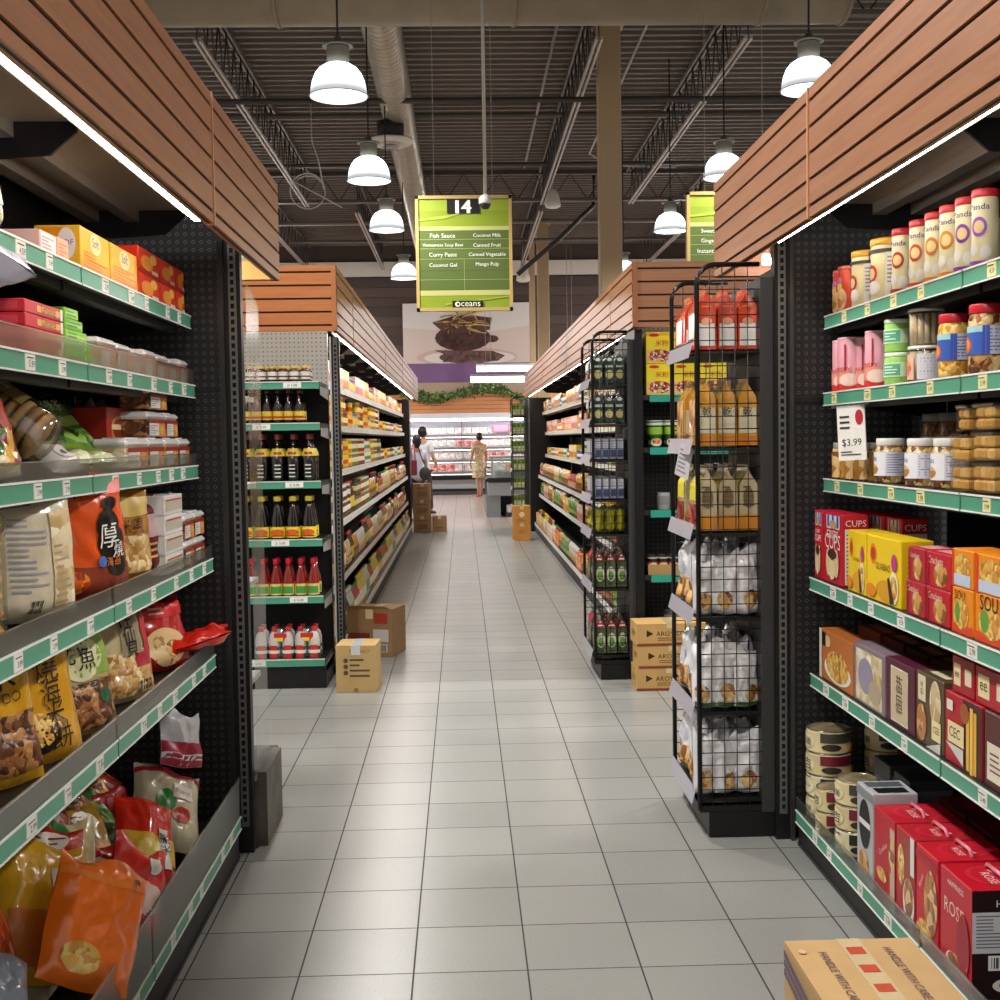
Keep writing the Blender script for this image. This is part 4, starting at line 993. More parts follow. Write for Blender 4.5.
# ------------------------------------------------------------------ near right shelving
# shelf 1: biscuit tubes and tubs
def tubejar(u, r, h, col, art, label, lid='d02838', lidh=.022, sh='R1', inset=.02, name='biscuit_tube', cat='tube', dz=0.):
    o = pcyl(sh, u, r, h, mcyl(r, h, col, art), label, cat, name, inset=inset, dz=dz)
    lidded(o, r*1.03, h, lidh, lid); return o
CY = 'f4efc4'
def tube_art(c): return [('t', 'Panda', 0, .86, .75, P('3a3a8c')), ('e', 0, .58, .3, .14, P(c)), ('e', 0, .58, .2, .09, P('f6e2a0')), ('e', -.2, .27, .2, .09, P('f8f8f4')), ('e', .25, .22, .2, .09, P('f8f8f4')), ('r', -1.1, .02, 1.1, .1, P(c)), ('r', .7, .12, 1.1, .7, P('e4e8d8'))]
TB = [(985, 'a05ac8', 'purple-printed biscuit tube with red lid, nearest on the top right shelf', 0), (968, '9048b8', 'second purple-printed biscuit tube with red lid, top right shelf', 0),
      (952, 'e8942c', 'orange-printed biscuit tube with red lid, beside the purple ones', 0), (937, 'e08a20', 'orange-printed biscuit tube with red lid, farther one of two', 0),
      (921, 'd05030', 'red-printed biscuit tube with red lid, nearest of three before the yellow-lid tubs', 0), (912, 'c84828', 'red-printed biscuit tube with red lid, middle of three', .06), (903, 'c04028', 'red-printed biscuit tube with red lid, right beside the yellow-lid tubs', 0)]
for u, c, lb, ins in TB:
    tubejar(u, .034, .185, CY, tube_art(c), lb, inset=.02+ins)
TART = [('e', -.3, .5, .22, .16, P('c83c2c')), ('e', -.3, .5, .15, .1, P('f0d8a8')), ('e', -.2, .25, .22, .12, P('f8f6f0')), ('r', .15, .1, .8, .85, P('f6f4ea')), ('l', .2, .3, .7, .8, 7, P('9a9aa8')), ('b', .3, .12, .6, .25, P('303030')), ('r', -.9, .86, 1.2, .92, P('3c3c3c')), ('t', 'Panda', -.5, .8, .4, P('3a3a8c'))]
tubejar(890, .062, .185, 'eee6b0', TART, 'large round biscuit tub with yellow lid, the nearer one, top right shelf', 'f0b840', .022, name='biscuit_tub', cat='tub')
tubejar(868, .055, .175, 'eee6b0', TART, 'large round biscuit tub with yellow lid, the farther one, top right shelf', 'f0b840', .022, name='biscuit_tub', cat='tub')
RART = [('e', -.2, .32, .3, .26, P('f0c8a0')), ('e', -.3, .62, .2, .1, P('e8d060')), ('e', -.25, .75, .16, .08, P('c080b0')), ('e', -.2, .3, .22, .18, FM('cookie'))]
tubejar(852, .048, .155, 'e8502c', RART, 'orange-red canister with snack picture beside the yellow-lid tubs', 'f08078', .012, name='snack_canister', cat='canister')
tubejar(838, .042, .148, 'dc4838', RART, 'red canister with snack picture, second from the far shelf end', 'f08890', .012, name='snack_canister', cat='canister')
tubejar(829, .038, .14, 'd84a40', RART, 'red canister with snack picture at the far end of the top right shelf', 'f08890', .012, name='snack_canister', cat='canister')
# shelf 2
def metal_can(u, r, h, lb, ins=.02, dark=False):
    c = 'e8a8b4'
    o = pcyl('R2', u, r, h, mcyl(r, h, c, [('r', -1.2, .0, 1.4, .28, P('d8342c')), ('e', -.2, .3, .5, .16, P('f0a08c')), ('e', .2, .22, .4, .12, P('f6d8c8')), ('t', 'CRISPY', -.1, .42, .7, P('c8303c')), ('r', .02, .4, .08, .9, P('b02c50')), ('r', .5, 0, 1.4, 1, P('c890a0'))]), lb, 'tin', 'wafer_tin', inset=ins)
    lidded(o, r*1.01, h, .008, 'f4c8d0'); return o
metal_can(831, .043, .18, 'pink wafer tin at the far end of the second right shelf'); metal_can(852, .05, .185, 'widest pink wafer tin, second from the far end of the second right shelf')
metal_can(868, .04, .18, 'shaded pink wafer tin set back beside the wide one, second right shelf', .07); metal_can(879, .046, .185, 'pink wafer tin just before the green jars, second right shelf', .03)
for j in (0, 1):
    o = pcyl('R2', 899, .045, .09, mcyl(.045, .09, 'a4e070', [('r', -1, .3, 1, .8, P('e0f4c8')), ('r', -.4, .35, .3, .75, P('58b88c')), ('l', -.3, .4, .2, .7, 3, P('f8fff0'))]), ('lower', 'upper')[j]+' green round jar of the stacked pair on the second right shelf', 'jar', 'candy_jar', dz=j*.106)
    lidded(o, .046, .09, .014, 'd8f0c8', m=mt('e0f4d8', .2, coat=.6))
for j in (0, 1):
    b = MB()
    for i in range(13):
        a = 2*PI*i/13; b.tube([(.040*math.cos(a), .040*math.sin(a), .004), (.040*math.cos(a), .040*math.sin(a), .094)], .0085, mt(('f0e0c0', 'e4cfa6')[i % 2], .6), 7)
    b.lathe([(.03, .004), (.03, .09)], mt('e8d4b0', .6), 12)
    o = pcyl('R2', 926, .055, .1, b, ('lower', 'upper')[j]+' clear jar of white wafer sticks, second right shelf', 'jar', 'wafer_stick_jar', dz=j*.112)
    b = MB(); b.lathe([(.051, 0), (.053, .003), (.053, .098), (.051, .1)], clear('f8f8f4', .10, 'jar'), 24)
    b.build('clear_wall', o); lidded(o, .054, .1, .010, 'e8e4dc', m=mt('ece8e0', .2, coat=.6))
    if j == 0:
        b = MB(); b.art([('r', -.9, .1, -.1, .95, P('e8b8a0')), ('e', -.5, .5, .3, .3, FM('orange')), ('r', 0, .1, 1.0, .95, P('e0e2ec')), ('l', .1, .2, .9, .85, 6, P('9aa0b8'))], .107, .09, lambda u, v, o_: (.0545*math.sin(u/.0545), -.0545*math.cos(u/.0545), v), True); b.build('label', o)
def redjar(u, r, h, lb, ins=.02, dz=0., sh='R2', f='kimchi', big=True):
    b = mcyl(r, h, FM(f), [('r', -1.1, .32, .2, .78, P('3c62bc')), ('r', -1.1, .68, .2, .78, P('a8d4dc')), ('e', -.5, .48, .3, .14, P('e86a3c')), ('e', -.5, .48, .22, .1, FM('orange')), ('r', .2, .32, 1.2, .78, P('c8cce0')), ('l', .3, .36, 1.0, .74, 7, P('6a70a0')), ('r', .12, .32, .3, .78, P('2c4aa8'))], prof=[(r*.94, 0), (r, .008), (r, h*.86), (r*.92, h*.95), (r*.9, h)])
    b.mats[0] = FM(f)
    o = pcyl(sh, u, r, h, b, lb, 'jar', 'snack_jar', inset=ins, dz=dz)
    lidded(o, r*.96, h-.004, .026, 'c82030'); return o
redjar(955, .046, .16, 'red-lidded stick snack jar with blue label, farther one on the second right shelf', f='straw')
redjar(987, .048, .165, 'red-lidded nut jar with blue label at the right picture edge, second shelf', f='nuts')
# shelf 3
for i, u in enumerate((836, 858, 872)):
    r = .042; o = pcyl('R3', u, r, .11, mcyl(r, .11, FM('nuts'), [('r', -.5, .05, .1, .9, FM('cookie')), ('r', .15, .05, .5, .9, P('c89028'))]), 'small clear jar of nut cookies, '+('farthest', 'middle', 'nearest')[i]+' of three on the third right shelf', 'jar', 'cookie_jar', inset=.02+.02*(i == 2))
    lidded(o, .040, .11, .022, 'a8a49c', m=mt('b8b4ac', .25, .3, coat=.4))
NA = [('r', -.9, .2, .1, .82, P('f4f4fa')), ('t', 'Nuts', -.4, .66, .4, P('28306a')), ('e', -.4, .38, .25, .14, FM('cookie')), ('r', .1, .2, .9, .82, P('e2e2ee')), ('l', .15, .26, .85, .78, 8, P('9090b0'))]
for i, u in enumerate((891, 923, 950)):
    r = .052; o = pcyl('R3', u, r, .125, mcyl(r, .125, FM('nuts'), NA, prof=[(r*.95, 0), (r, .006), (r, .095), (r*.85, .125)]), 'square-shouldered nut jar with white lid and label, '+('farthest', 'middle', 'nearest')[i]+' of three, third right shelf', 'jar', 'nut_jar', inset=.02+.015*(i == 2))
    lidded(o, .047, .123, .024, 'f0ece4')
def cakebox(u0, u1, dz, h, lb, ins=.02, d=.1, f='straw'):
    b_ = MB(); sd, x, z = SHF['R3']; ya, yb = sorted((yat(u0, 'R3', ins), yat(u1, 'R3', ins))); w = yb-ya-.006
    nx = max(2, round(w/.05))
    for j in (0, 1):
        for i in range(nx):
            for q in (0, 1):
                xa = -w/2+.004+i*(w-.008)/nx; b_.box(xa+.001, xa+(w-.008)/nx-.001, -d/2+.005+q*(d-.01)/2, -d/2+.003+(q+1)*(d-.01)/2, .004+j*(h-.01)/2, .001+(j+1)*(h-.01)/2, mt(('e6b868', 'dcaa58', 'f0c880')[(i+j+q) % 3], .6, mott=.12, ms=60), .006)
    o = stand(b_, 'cake_box', (x+ins+d/2, (ya+yb)/2, z+.002+dz), -PI/2, lb, 'box')
    b = MB(); b.box(-w/2, w/2, -d/2, d/2, 0, h, clear('fbf8f0', .08, 'cb'), .003); b.build('clear_shell', o)
    b = MB(); b.box(-w/2-.002, w/2+.002, -d/2-.002, d/2+.002, h-.008, h+.002, clear('ffffff', .25, 'lid'), .003); b.build('lid', o)
cakebox(949, 966, 0, .075, 'clear box of square sponge cakes, lower of the nearer-left stack, third right shelf', .02, .1)
cakebox(949, 966, .08, .075, 'clear box of square sponge cakes, upper of the nearer-left stack, third right shelf', .02, .1)
cakebox(970, 992, 0, .08, 'clear box of square cakes, bottom of the three by the right picture edge', .02, .1)
cakebox(970, 992, .086, .075, 'clear box of square cakes, middle of the three by the right picture edge', .02, .1)
cakebox(972, 992, .166, .07, 'clear box of square cakes, top of the three by the right picture edge', .02, .1)
cakebox(955, 966, .166, .07, 'small clear box of cakes on top of the nearer-left stack', .03, .08)
for i, (u, ins) in enumerate(((938, .22), (955, .24))):
    r = .055; o = pcyl('R3', u, r, .2, mcyl(r, .2, FM('brown'), [('r', -.7, .2, .4, .75, P('d8d4cc')), ('l', -.6, .26, .3, .7, 8, P('8a8680'))]), ('farther', 'nearer')[i]+' tall dark jar in the shade at the back of the third right shelf', 'jar', 'nut_jar', inset=ins)
    lidded(o, .052, .198, .03, '8a8884')
# price card hanging from shelf 2
p = at_x(853, 412, 1.325)
o = empty('price_card', (1.325, p.y, 1.45)); tag(o, 'white hanging price card reading 3.99 under the second right shelf', 'sign')
b = MB(); b.box(-.052, .052, -.002, .002, 0, .185, LV()); b.art([('t', '$3.99', 0, .32, .7, INK), ('e', .3, .78, .14, .14, P('c0303a')), ('l', -.4, .55, .1, .85, 3, INK), ('l', -.4, .08, .4, .18, 2, INK)], .104, .185, lambda u, v, of: (u, -.002-of, v))
c = b.build('card', o); c.rotation_euler = (0, -.05, -PI/2+.75)
b = MB(); b.box(-.07, .07, -.004, .004, .18, .192, clear('ffffff', .3, 'clip')); c = b.build('clip', o); c.rotation_euler = (0, -.05, -PI/2+.75)
# shelf 4
def cups(u0, u1, lb, shade=0, ins=.02, d=.09):
    pbox('R4', u0, u1, .25, 'c81c30', lb, d=d, inset=ins, name='cone_cup_box', front=[('r', -.35, .78, .35, .97, P('dfe4f4')), ('r', -.3, .8, -.2, .97, P('3a56a8')), ('r', -.05, .8, .05, .97, P('3a56a8')), ('r', .2, .8, .3, .97, P('3a56a8')), ('e', 0, .84, .18, .06, P('c8a06a')),
        ('t', 'CUPS', 0, .60, .8, P('f8ece4')), ('t', 'CRISPY', 0, .70, .6, P('f8ece4')), ('e', -.2, .3, .14, .2, P('e8cc98')), ('e', .2, .3, .14, .2, P('e8cc98')), ('e', 0, .42, .24, .07, P('4a2c1c')), ('e', 0, .2, .16, .14, P('f0dcae'))],
        near=[('r', -.42, .03, .42, .8, P('f2ece0')), ('l', -.36, .08, .36, .75, 12, P('8a7470')), ('t', 'CUPS', 0, .88, .8, P('f8ece4'))])
cups(806, 823, 'tall red cone-cup box at the far end of the fourth right shelf'); cups(824, 843, 'tall red cone-cup box next to the yellow box, fourth right shelf')
for i, (a, c) in enumerate(((852, 866), (868, 884), (886, 902))):
    cups(a, c, 'shaded red cone-cup box behind the yellow box, '+('farthest', 'middle', 'nearest')[i]+' of three', ins=.14)
YF = [('e', -.3, .72, .1, .16, P('e8841c')), ('e', -.3, .72, .07, .1, P('c83c1c')), ('t', 'GUABAO', 0, .55, .42, P('5a3c10')), ('e', .1, .2, .3, .16, P('e0a018')), ('e', .32, .28, .13, .24, P('f6efd0')), ('e', .32, .28, .1, .18, FM('straw')), ('p', [(.14, .4), (.2, .42), (.34, .06), (.22, .02)], P('3c2414')), ('e', .34, .66, .08, .13, P('c23a8c')), ('e', -.35, .15, .16, .1, P('e88c1c'))]
pbox('R4', 848, 866, .205, 'f4d01c', 'yellow guabao snack box, farther one on the fourth right shelf', d=.1, front=YF, name='guabao_box')
pbox('R4', 867, 901, .205, 'f4d01c', 'large yellow guabao snack box with flower print, nearer one on the fourth right shelf', d=.1, front=YF, near=[('r', -.45, .05, .45, .95, P('f0c81c')), ('l', -.3, .2, .3, .8, 8, P('b88c14'))], name='guabao_box')
RF = [('e', .1, .4, .28, .34, FM('cookie')), ('t', 'Crackers', -.1, .78, .6, P('f4d8c8')), ('r', -.46, .05, -.38, .9, P('a01828'))]
for i, (a, c, j) in enumerate(((906, 925, 0), (926, 950, 0), (908, 925, 1), (926, 951, 1))):
    pbox('R4', a, c, .098, ('b82434', 'c41c2c')[i % 2], 'small crimson snack box, '+('lower', 'upper')[j]+(' farther', ' nearer')[i % 2]+' of the four beside the large yellow box', d=.1, dz=j*.0995, front=RF, near=[('l', -.3, .2, .3, .8, 5, P('f0c8b8'))], top=[('r', -.4, .2, .4, .8, P('e8a8a8'))])
OF = [('r', -.5, 0, .5, .2, P('e8481c')), ('e', -.05, .45, .36, .36, FM('straw')), ('e', -.22, .45, .12, .24, P('6aa03a')), ('t', 'SOU', -.1, .84, .5, P('20100a'))]
for i, (a, c, j) in enumerate(((952, 973, 0), (975, 1012, 0), (952, 973, 1), (975, 1012, 1))):
    pbox('R4', a, c, .12 if i < 2 else .10, 'f0901c', 'orange snack box, '+('lower', 'upper')[j]+(' farther', ' nearer')[i % 2]+' of the four at the right edge, fourth shelf', d=.11, dz=j*.1215, front=OF if j == 0 else [('e', 0, .6, .4, .3, FM('straw')), ('r', -.4, .05, .4, .35, P('c8d4e8')), ('r', -.5, .0, -.42, 1, P('e8481c'))], near=[('e', 0, .4, .3, .3, P('b0d048')), ('l', -.3, .7, .3, .9, 2, P('f8ece4'))])
for i in range(5):
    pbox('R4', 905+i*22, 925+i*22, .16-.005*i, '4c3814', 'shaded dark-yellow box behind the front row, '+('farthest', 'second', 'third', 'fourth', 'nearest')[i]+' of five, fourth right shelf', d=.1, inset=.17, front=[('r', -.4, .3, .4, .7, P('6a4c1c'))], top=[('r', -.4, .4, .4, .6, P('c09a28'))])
# shelf 5
pbox('R5', 820, 853, .18, 'c8763a', 'snack box showing golden rolls on a white plate, far end of the fifth right shelf', d=.08, front=[('e', .05, .3, .4, .26, P('f0ece4')), ('e', .05, .38, .34, .3, FM('straw')), ('e', -.25, .8, .1, .12, P('e8c890')), ('r', -.45, .68, -.3, .95, P('18140f')), ('r', -.5, 0, -.42, 1, P('e8e0d4'))], name='roll_box')
pbox('R5', 854, 885, .195, '8c7c84', 'greyish violet windowed cake box, fifth right shelf', d=.07, front=[('r', -.42, .05, .42, .92, FM('pale')), ('e', -.1, .5, .25, .3, P('9c92a8')), ('e', .2, .3, .2, .2, P('b8a88c'))], name='cake_box')
pbox('R5', 886, 915, .2, '5a2034', 'plum windowed cake box with calligraphy, fifth right shelf', d=.09, front=[('r', -.32, .06, .28, .9, FM('white')), ('r', -.3, .08, .26, .88, P('d2c09a')), ('t', '御餅', -.02, .5, .6, P('2a1c18'), 90)], near=[('r', -.4, .1, .4, .9, P('6a2a3c'))], name='cake_box')
pbox('R5', 916, 944, .205, '5e4a34', 'brown cracker box with cream seal, fifth right shelf', d=.11, front=[('r', -.42, .6, -.14, .96, P('e8dcb4')), ('t', '원조', -.28, .78, .2, P('241a10'), 90), ('e', .22, .65, .2, .32, FM('pale')), ('e', -.28, .3, .18, .26, FM('cookie')), ('r', .1, .15, .42, .42, P('f0dfa8')), ('t', 'CEE', .26, .3, .22, P('241a10')), ('p', [(-.1, 0), (.42, 0), (.42, .15)], P('d8d4cc'))], near=[('r', -.3, .3, .4, .8, P('b8a488')), ('t', '가옥', .05, .55, .5, P('2a2018'))], top=[('r', -.3, .2, .3, .8, P('e8dcb4'))], name='cracker_box')
pbox('R5', 945, 982, .19, 'b41c2c', 'red box with tall yellow breadsticks picture, fifth right shelf', d=.1, front=[('r', .0, 0, .5, 1, P('4a2018')), ('r', .1, .03, .18, .85, P('f0b83c')), ('r', .2, .0, .28, .92, P('f4c858')), ('r', .3, .02, .38, .88, P('ecb038')), ('e', .06, .8, .12, .14, P('a85a28')), ('r', -.4, .3, .05, .6, P('f0dfa8')), ('t', 'CEC', -.2, .46, .3, P('241a10')), ('r', -.42, .75, -.25, .9, P('f0e8d8')), ('p', [(-.45, .28), (.05, .05), (.05, .28)], P('d4d0c8'))], near=[('r', -.45, .05, .45, .95, P('3e2420')), ('r', -.1, .2, .45, .5, P('e8e0d0'))], top=[('r', -.3, .2, .4, .8, P('f0c8b8'))], name='breadstick_box')
pbox('R5', 984, 1015, .19, '5a2a24', 'maroon box with cream panel at the right picture edge, fifth shelf', d=.1, front=[('r', -.4, .1, .4, .6, P('e8dcc8')), ('l', -.3, .2, .3, .5, 4, P('7a5a50'))], name='cracker_box')
for i, (a, c, dz, cl) in enumerate(((952, 974, 0, 'a81c28'), (975, 1012, 0, 'b4202c'), (952, 974, .1, '7c1820'), (975, 1012, .1, '86182a'))):
    pbox('R5', a, c, .098, cl, 'small red carton on top of the breadstick boxes, '+('lower farther', 'lower nearer', 'upper farther', 'upper nearer')[i], d=.1, dz=.193+dz, inset=.03, front=[('r', -.42, .2, -.1, .8, P('f0dfa8')), ('r', .1, .3, .4, .75, P('e8d8b8')), ('t', 'ee', -.26, .5, .2, INK)], name='cracker_carton')
for i in range(4):
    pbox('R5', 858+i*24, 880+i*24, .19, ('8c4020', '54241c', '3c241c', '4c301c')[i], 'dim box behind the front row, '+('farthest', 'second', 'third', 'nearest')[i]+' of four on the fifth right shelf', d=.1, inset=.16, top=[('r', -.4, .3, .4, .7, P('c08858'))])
# shelf 6: tins and gift boxes
def tin(u, r, h, ver, lb, dz=0., ins=.02):
    base = ('e4d4a4', 'd8c894', 'e8dcb8')[ver % 3]; dk = ('4a463c', '7a1e34', '2c3428')[ver % 3]
    b = mcyl(r, h, base, [('r', .1, .5, 1.5, .95, P(dk)), ('e', -.4, .5, .35, .38, P('ece0b8')), ('t', ('味高飯', '大吉', '王')[ver % 3], -.4, .5, .55, P('241c14')), ('e', .35, .3, .22, .16, P('38342c')), ('r', .7, .08, 1.4, .42, FM('straw'))], prof=[(r*.98, 0), (r*1.01, .003), (r, .007), (r, h-.007), (r*1.01, h-.003), (r*.97, h)])
    o = pcyl('R6', u, r, h, b, lb, 'tin', 'biscuit_tin', dz=dz, inset=ins)
    t = MB(); t.lathe([(r*.95, h-.004), (r*.95, h+.002), (r*1.0, h+.003), (r*1.0, h)], mt('b8b0a0', .3, .8), 28)
    t.lathe([(r*.9, h+.0022), (.001, h+.0024)], mt('c8b48c', .3, .5, mott=.5, ms=22), 24, cap=False); t.build('lid', o); return o
for j in range(4): tin(813, .080, .078, (0, 2, 1, 0)[j], ('bottom', 'second', 'third', 'topmost')[j]+' wide round tin of the tall stack at the far end, lowest right shelf', dz=j*.083)
for j in range(2): tin(833, .058, .078, 1, ('lower', 'upper')[j]+' maroon and cream tin of the short stack, lowest right shelf', dz=j*.084, ins=.0)
for j in range(3): tin(857, .070, .078, (2, 1, 0)[j], ('bottom', 'middle', 'top')[j]+' tin of the stack touching the grey box, lowest right shelf', dz=j*.084, ins=.01)
for j in range(4): tin(862, .075, .078, (0, 2, 1, 0)[j], ('bottom', 'second', 'third', 'top')[j]+' shaded tin of the stack at the back of the lowest right shelf', dz=j*.083, ins=.24)
GB = dict(top=[('r', -.4, .1, -.05, .9, P('5a5c60')), ('r', .05, .15, .4, .85, P('18181a'))], near=[('r', -.4, .3, .4, .9, P('c4c8cc')), ('r', -.4, .8, .4, .84, P('303030'))])
pbox('R6', 857, 873, .30, 'b8bcc0', 'slim silver-grey cookie box with black oval, lowest right shelf', d=.14, inset=.01, front=[('e', 0, .62, .36, .26, P('1a1c1e')), ('r', -.36, .6, .36, .66, P('e8e8e8')), ('e', -.05, .2, .3, .15, FM('cookie')), ('r', -.5, .9, .5, .98, P('8a9094'))], name='cookie_tin', **GB)
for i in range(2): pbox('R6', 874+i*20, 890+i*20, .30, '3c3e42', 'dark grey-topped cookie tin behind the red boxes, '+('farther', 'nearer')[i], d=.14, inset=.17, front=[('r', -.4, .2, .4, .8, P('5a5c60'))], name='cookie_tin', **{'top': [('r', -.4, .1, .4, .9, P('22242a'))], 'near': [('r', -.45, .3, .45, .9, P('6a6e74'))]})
def giftbox(u0, u1, ver, lb, near, h=.272):
    fr = {0: [('r', .28, .0, .5, .9, P('c8b49a')), ('e', .36, .6, .13, .2, FM('cookie')), ('t', 'Cookies', -.05, .6, .45, P('f0c8b8'), 35), ('e', -.1, .3, .24, .08, FM('straw'))],
          1: [('r', -.1, .2, .4, .95, P('a04838')), ('e', -.22, .62, .18, .22, FM('straw')), ('e', .2, .3, .3, .24, P('eae6de')), ('e', .2, .34, .24, .2, FM('cookie')), ('r', .3, .6, .5, 1, P('ece8e4'))],
          2: [('t', 'BUTTER COOKIES', 0, .9, .7, P('f4e8e4')), ('r', -.5, .86, .5, .94, P('b01828')), ('t', 'Rose', -.25, .66, .3, P('f4d0c8'), 60), ('e', .2, .5, .3, .34, FM('cookie')), ('e', -.1, .16, .36, .12, FM('straw'))],
          3: [('t', 'ROSE', -.05, .66, .62, P('f0d8b8')), ('t', 'HAPPINESS', -.0, .9, .5, P('f4e8e4')), ('e', .0, .16, .3, .1, P('f0ece8')), ('e', 0, .18, .24, .08, FM('cookie')), ('e', .25, .4, .2, .3, P('a01424'))]}[ver]
    o = pbox('R6', u0, u1, h, ('c01c2c', 'b82430', 'cc1c2c', 'c4142a')[ver], lb, d=.20, inset=.012, front=fr, near=near, name='cookie_gift_box',
        top=[('e', 0, .5, .36, .36, P('d8283a')), ('e', 0, .5, .3, .3, P('c41c30')), ('p', [(-.2, .48), (.2, .56), (.2, .62), (-.2, .54)], P('f8b8c0')), ('t', 'ROSE', .1, .4, .4, P('f4e0d8'))])
    b = MB(); b.tube([(-.06, 0, h), (-.04, 0, h+.016), (.04, 0, h+.016), (.06, 0, h)], .006, mt('f08090', .2, coat=1), 8); b.build('carry_handle', o)
    return o
giftbox(874, 895, 0, 'dark pink gift box of cookies, farthest of the four red ones', [])
giftbox(896, 915, 1, 'red gift box with plate of cookies picture, second farthest of four', [])
giftbox(916, 938, 2, 'bright red butter cookie gift box, second nearest of four', [])
giftbox(940, 972, 3, 'red ROSE gift box with black nutrition end, nearest of the four', [('r', -.5, 0, .5, 1, P('2a1416')), ('r', -.5, .42, .5, .8, P('d8d8dc')), ('l', -.45, .46, -.02, .78, 10, P('70707c')), ('l', .05, .46, .45, .78, 10, P('70707c')), ('r', -.3, .26, .05, .4, P('f4f4f4')), ('b', -.26, .28, .0, .38, P('181818')), ('t', 'HAPPINESS', .1, .88, .6, P('f0f0f0')), ('e', .05, .12, .3, .08, P('e8e4dc')), ('e', .05, .125, .22, .06, FM('cookie'))])
for i in range(4):
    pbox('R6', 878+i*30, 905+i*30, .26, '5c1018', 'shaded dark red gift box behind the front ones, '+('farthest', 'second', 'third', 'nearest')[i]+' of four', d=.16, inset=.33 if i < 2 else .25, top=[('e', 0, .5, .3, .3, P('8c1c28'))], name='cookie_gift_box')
# carton on the floor
def carton(w, d, h, name, label, loc, rz=0., col='b88e58', front=(), left=(), right=(), top=(), tape='d8c49a', group=None, cat='carton'):
    o = stand(MB_box(w, d, h, col, front, left, right, top), name, loc, rz, label, cat, group)
    b = MB(); b.box(-.028, .028, -d/2-.0015, d/2+.0015, h*.8, h+.0012, mt(tape, .25, coat=.5)); t = b.build('packing_tape', o)
    return o
def MB_box(w, d, h, col, front, left, right, top):
    b = MB(); m = mt(col, .75, mott=.08, ms=6)
    b.box(-w/2, w/2, -d/2, d/2, 0, h-.004, m, .003); b.box(-w/2, -.002, -d/2, d/2, h-.006, h, m); b.box(.002, w/2, -d/2, d/2, h-.006, h, m)
    b.art(front, w, h, lambda u, v, o: (u, -d/2-o, v)); b.art(left, d, h, lambda u, v, o: (-w/2-o, -u, v)); b.art(right, d, h, lambda u, v, o: (w/2+o, u, v))
    b.art(top, w, d, lambda u, v, o: (u, -d/2+v, h+.001+o))
    return b
PR = P('4a3058')
chk = [('r', -.5+i*.045, .72+.075*j, -.5+i*.045+.03, .78+.075*j, PR) for i in range(22) for j in range(3)]
tp = [('t', 'HANDLE WITH CARE', -.27, .52, .62, PR, -90), ('t', 'HANDLE WITH CARE', .25, .56, .62, PR, -90), ('e', -.42, .84, .03, .03, P('d8b890'))]
c = carton(.31, .44, .30, 'carton', 'open-top-printed tan carton reading HANDLE WITH CARE in the bottom right corner', (.925, 2.705, 0), col='c9a470', left=chk+[('r', -.2, .3, .1, .6, PR), ('t', 'FRUIT', .2, .4, .3, PR)], front=chk, top=tp)
c['label'] = 'tan carton on the floor printed HANDLE WITH CARE in purple, bottom right corner'
b = MB()
for i in range(4): 
    b.box(-.02, .02, -.17+i*.1, -.13+i*.1, .3016, .3022, P('c85038')); b.build('tape_print', c); b = MB()

# ------------------------------------------------------------------ wire racks: bags
def rackbags(zz, x0, y0, make, lab, grp, nx=3, ny=2, dx=.078, dy=.27, tilt=0., cat='bag', name='snack_bag', dyj=0.):
    first = None
    for j in range(ny):
        for i in range(nx):
            loc = (x0+i*dx, y0+j*dy, zz+.002)
            if first is None: o = stand(make(), name, loc, -PI/2, '', cat, grp, tilt=tilt); first = o
            else:
                o = copy_tree(first); o.location = loc
            o['label'] = lab+', '+('aisle-side', 'middle', 'inner')[min(i, 2)]+(' near', ' far')[j]+' one'
            e = o.rotation_euler.copy(); e.z += random.uniform(-.02, .02); o.rotation_euler = e
    return first
x0 = .935; yb = 4.745
WP = 'e8e8ea'
rackbags(RZ[0], x0, yb, lambda: mpouch(.2, .235, .074, 'e2481e', [('r', -.3, .2, .3, .6, P('f0ece8'))], [('r', -.42, .06, .42, .42, P('f2efec')), ('e', 0, .45, .3, .06, P('f6b090')), ('r', -.3, .68, .3, .70, P('f89060'))]), 'orange pouch with white label, top shelf of near rack', 'orange pouches on the top shelf of the near wire rack')
rackbags(RZ[1], x0, yb, lambda: mpouch(.2, .26, .074, 'd89a30', [('r', -.4, .1, .4, .7, FM('cookie'))], [('r', -.45, .18, .45, .55, P('dcd4b4')), ('t', '乾', 0, .5, .5, P('3a3020')), ('r', -.5, .0, .5, .14, P('d88420'))]), 'gold pouch with cream side, second shelf of near rack', 'gold pouches on the second shelf of the near wire rack')
rackbags(RZ[2], x0, yb, lambda: mpouch(.2, .25, .074, 'c9b890', [('r', -.4, .45, .4, .85, P('e8d840')), ('r', -.4, .08, .4, .4, FM('red'))], [('r', -.5, 0, .5, .24, P('d88c28')), ('e', 0, .5, .3, .16, P('7c6a48')), ('l', -.3, .35, .3, .7, 5, P('6a5a3c'))]), 'beige pouch with orange foot, third shelf of near rack', 'beige pouches on the third shelf of the near wire rack')
for k in (3, 4, 5):
    rackbags(RZ[k], x0-.004, 4.805, lambda k=k: mbag(.195, .25, .072, 'e6e6ea', [('r', -.45, .06, .45, .42, FM('cookie')), ('r', -.3, .5, .3, .7, P('c8cad2'))], 90+k, 1.3), 'crumpled white bag, '+('fourth', 'fifth', 'lowest')[k-3]+' shelf of near rack', 'white bags on the lower shelves of the near wire rack', nx=3, dx=.082, dy=.22, tilt=-.04)
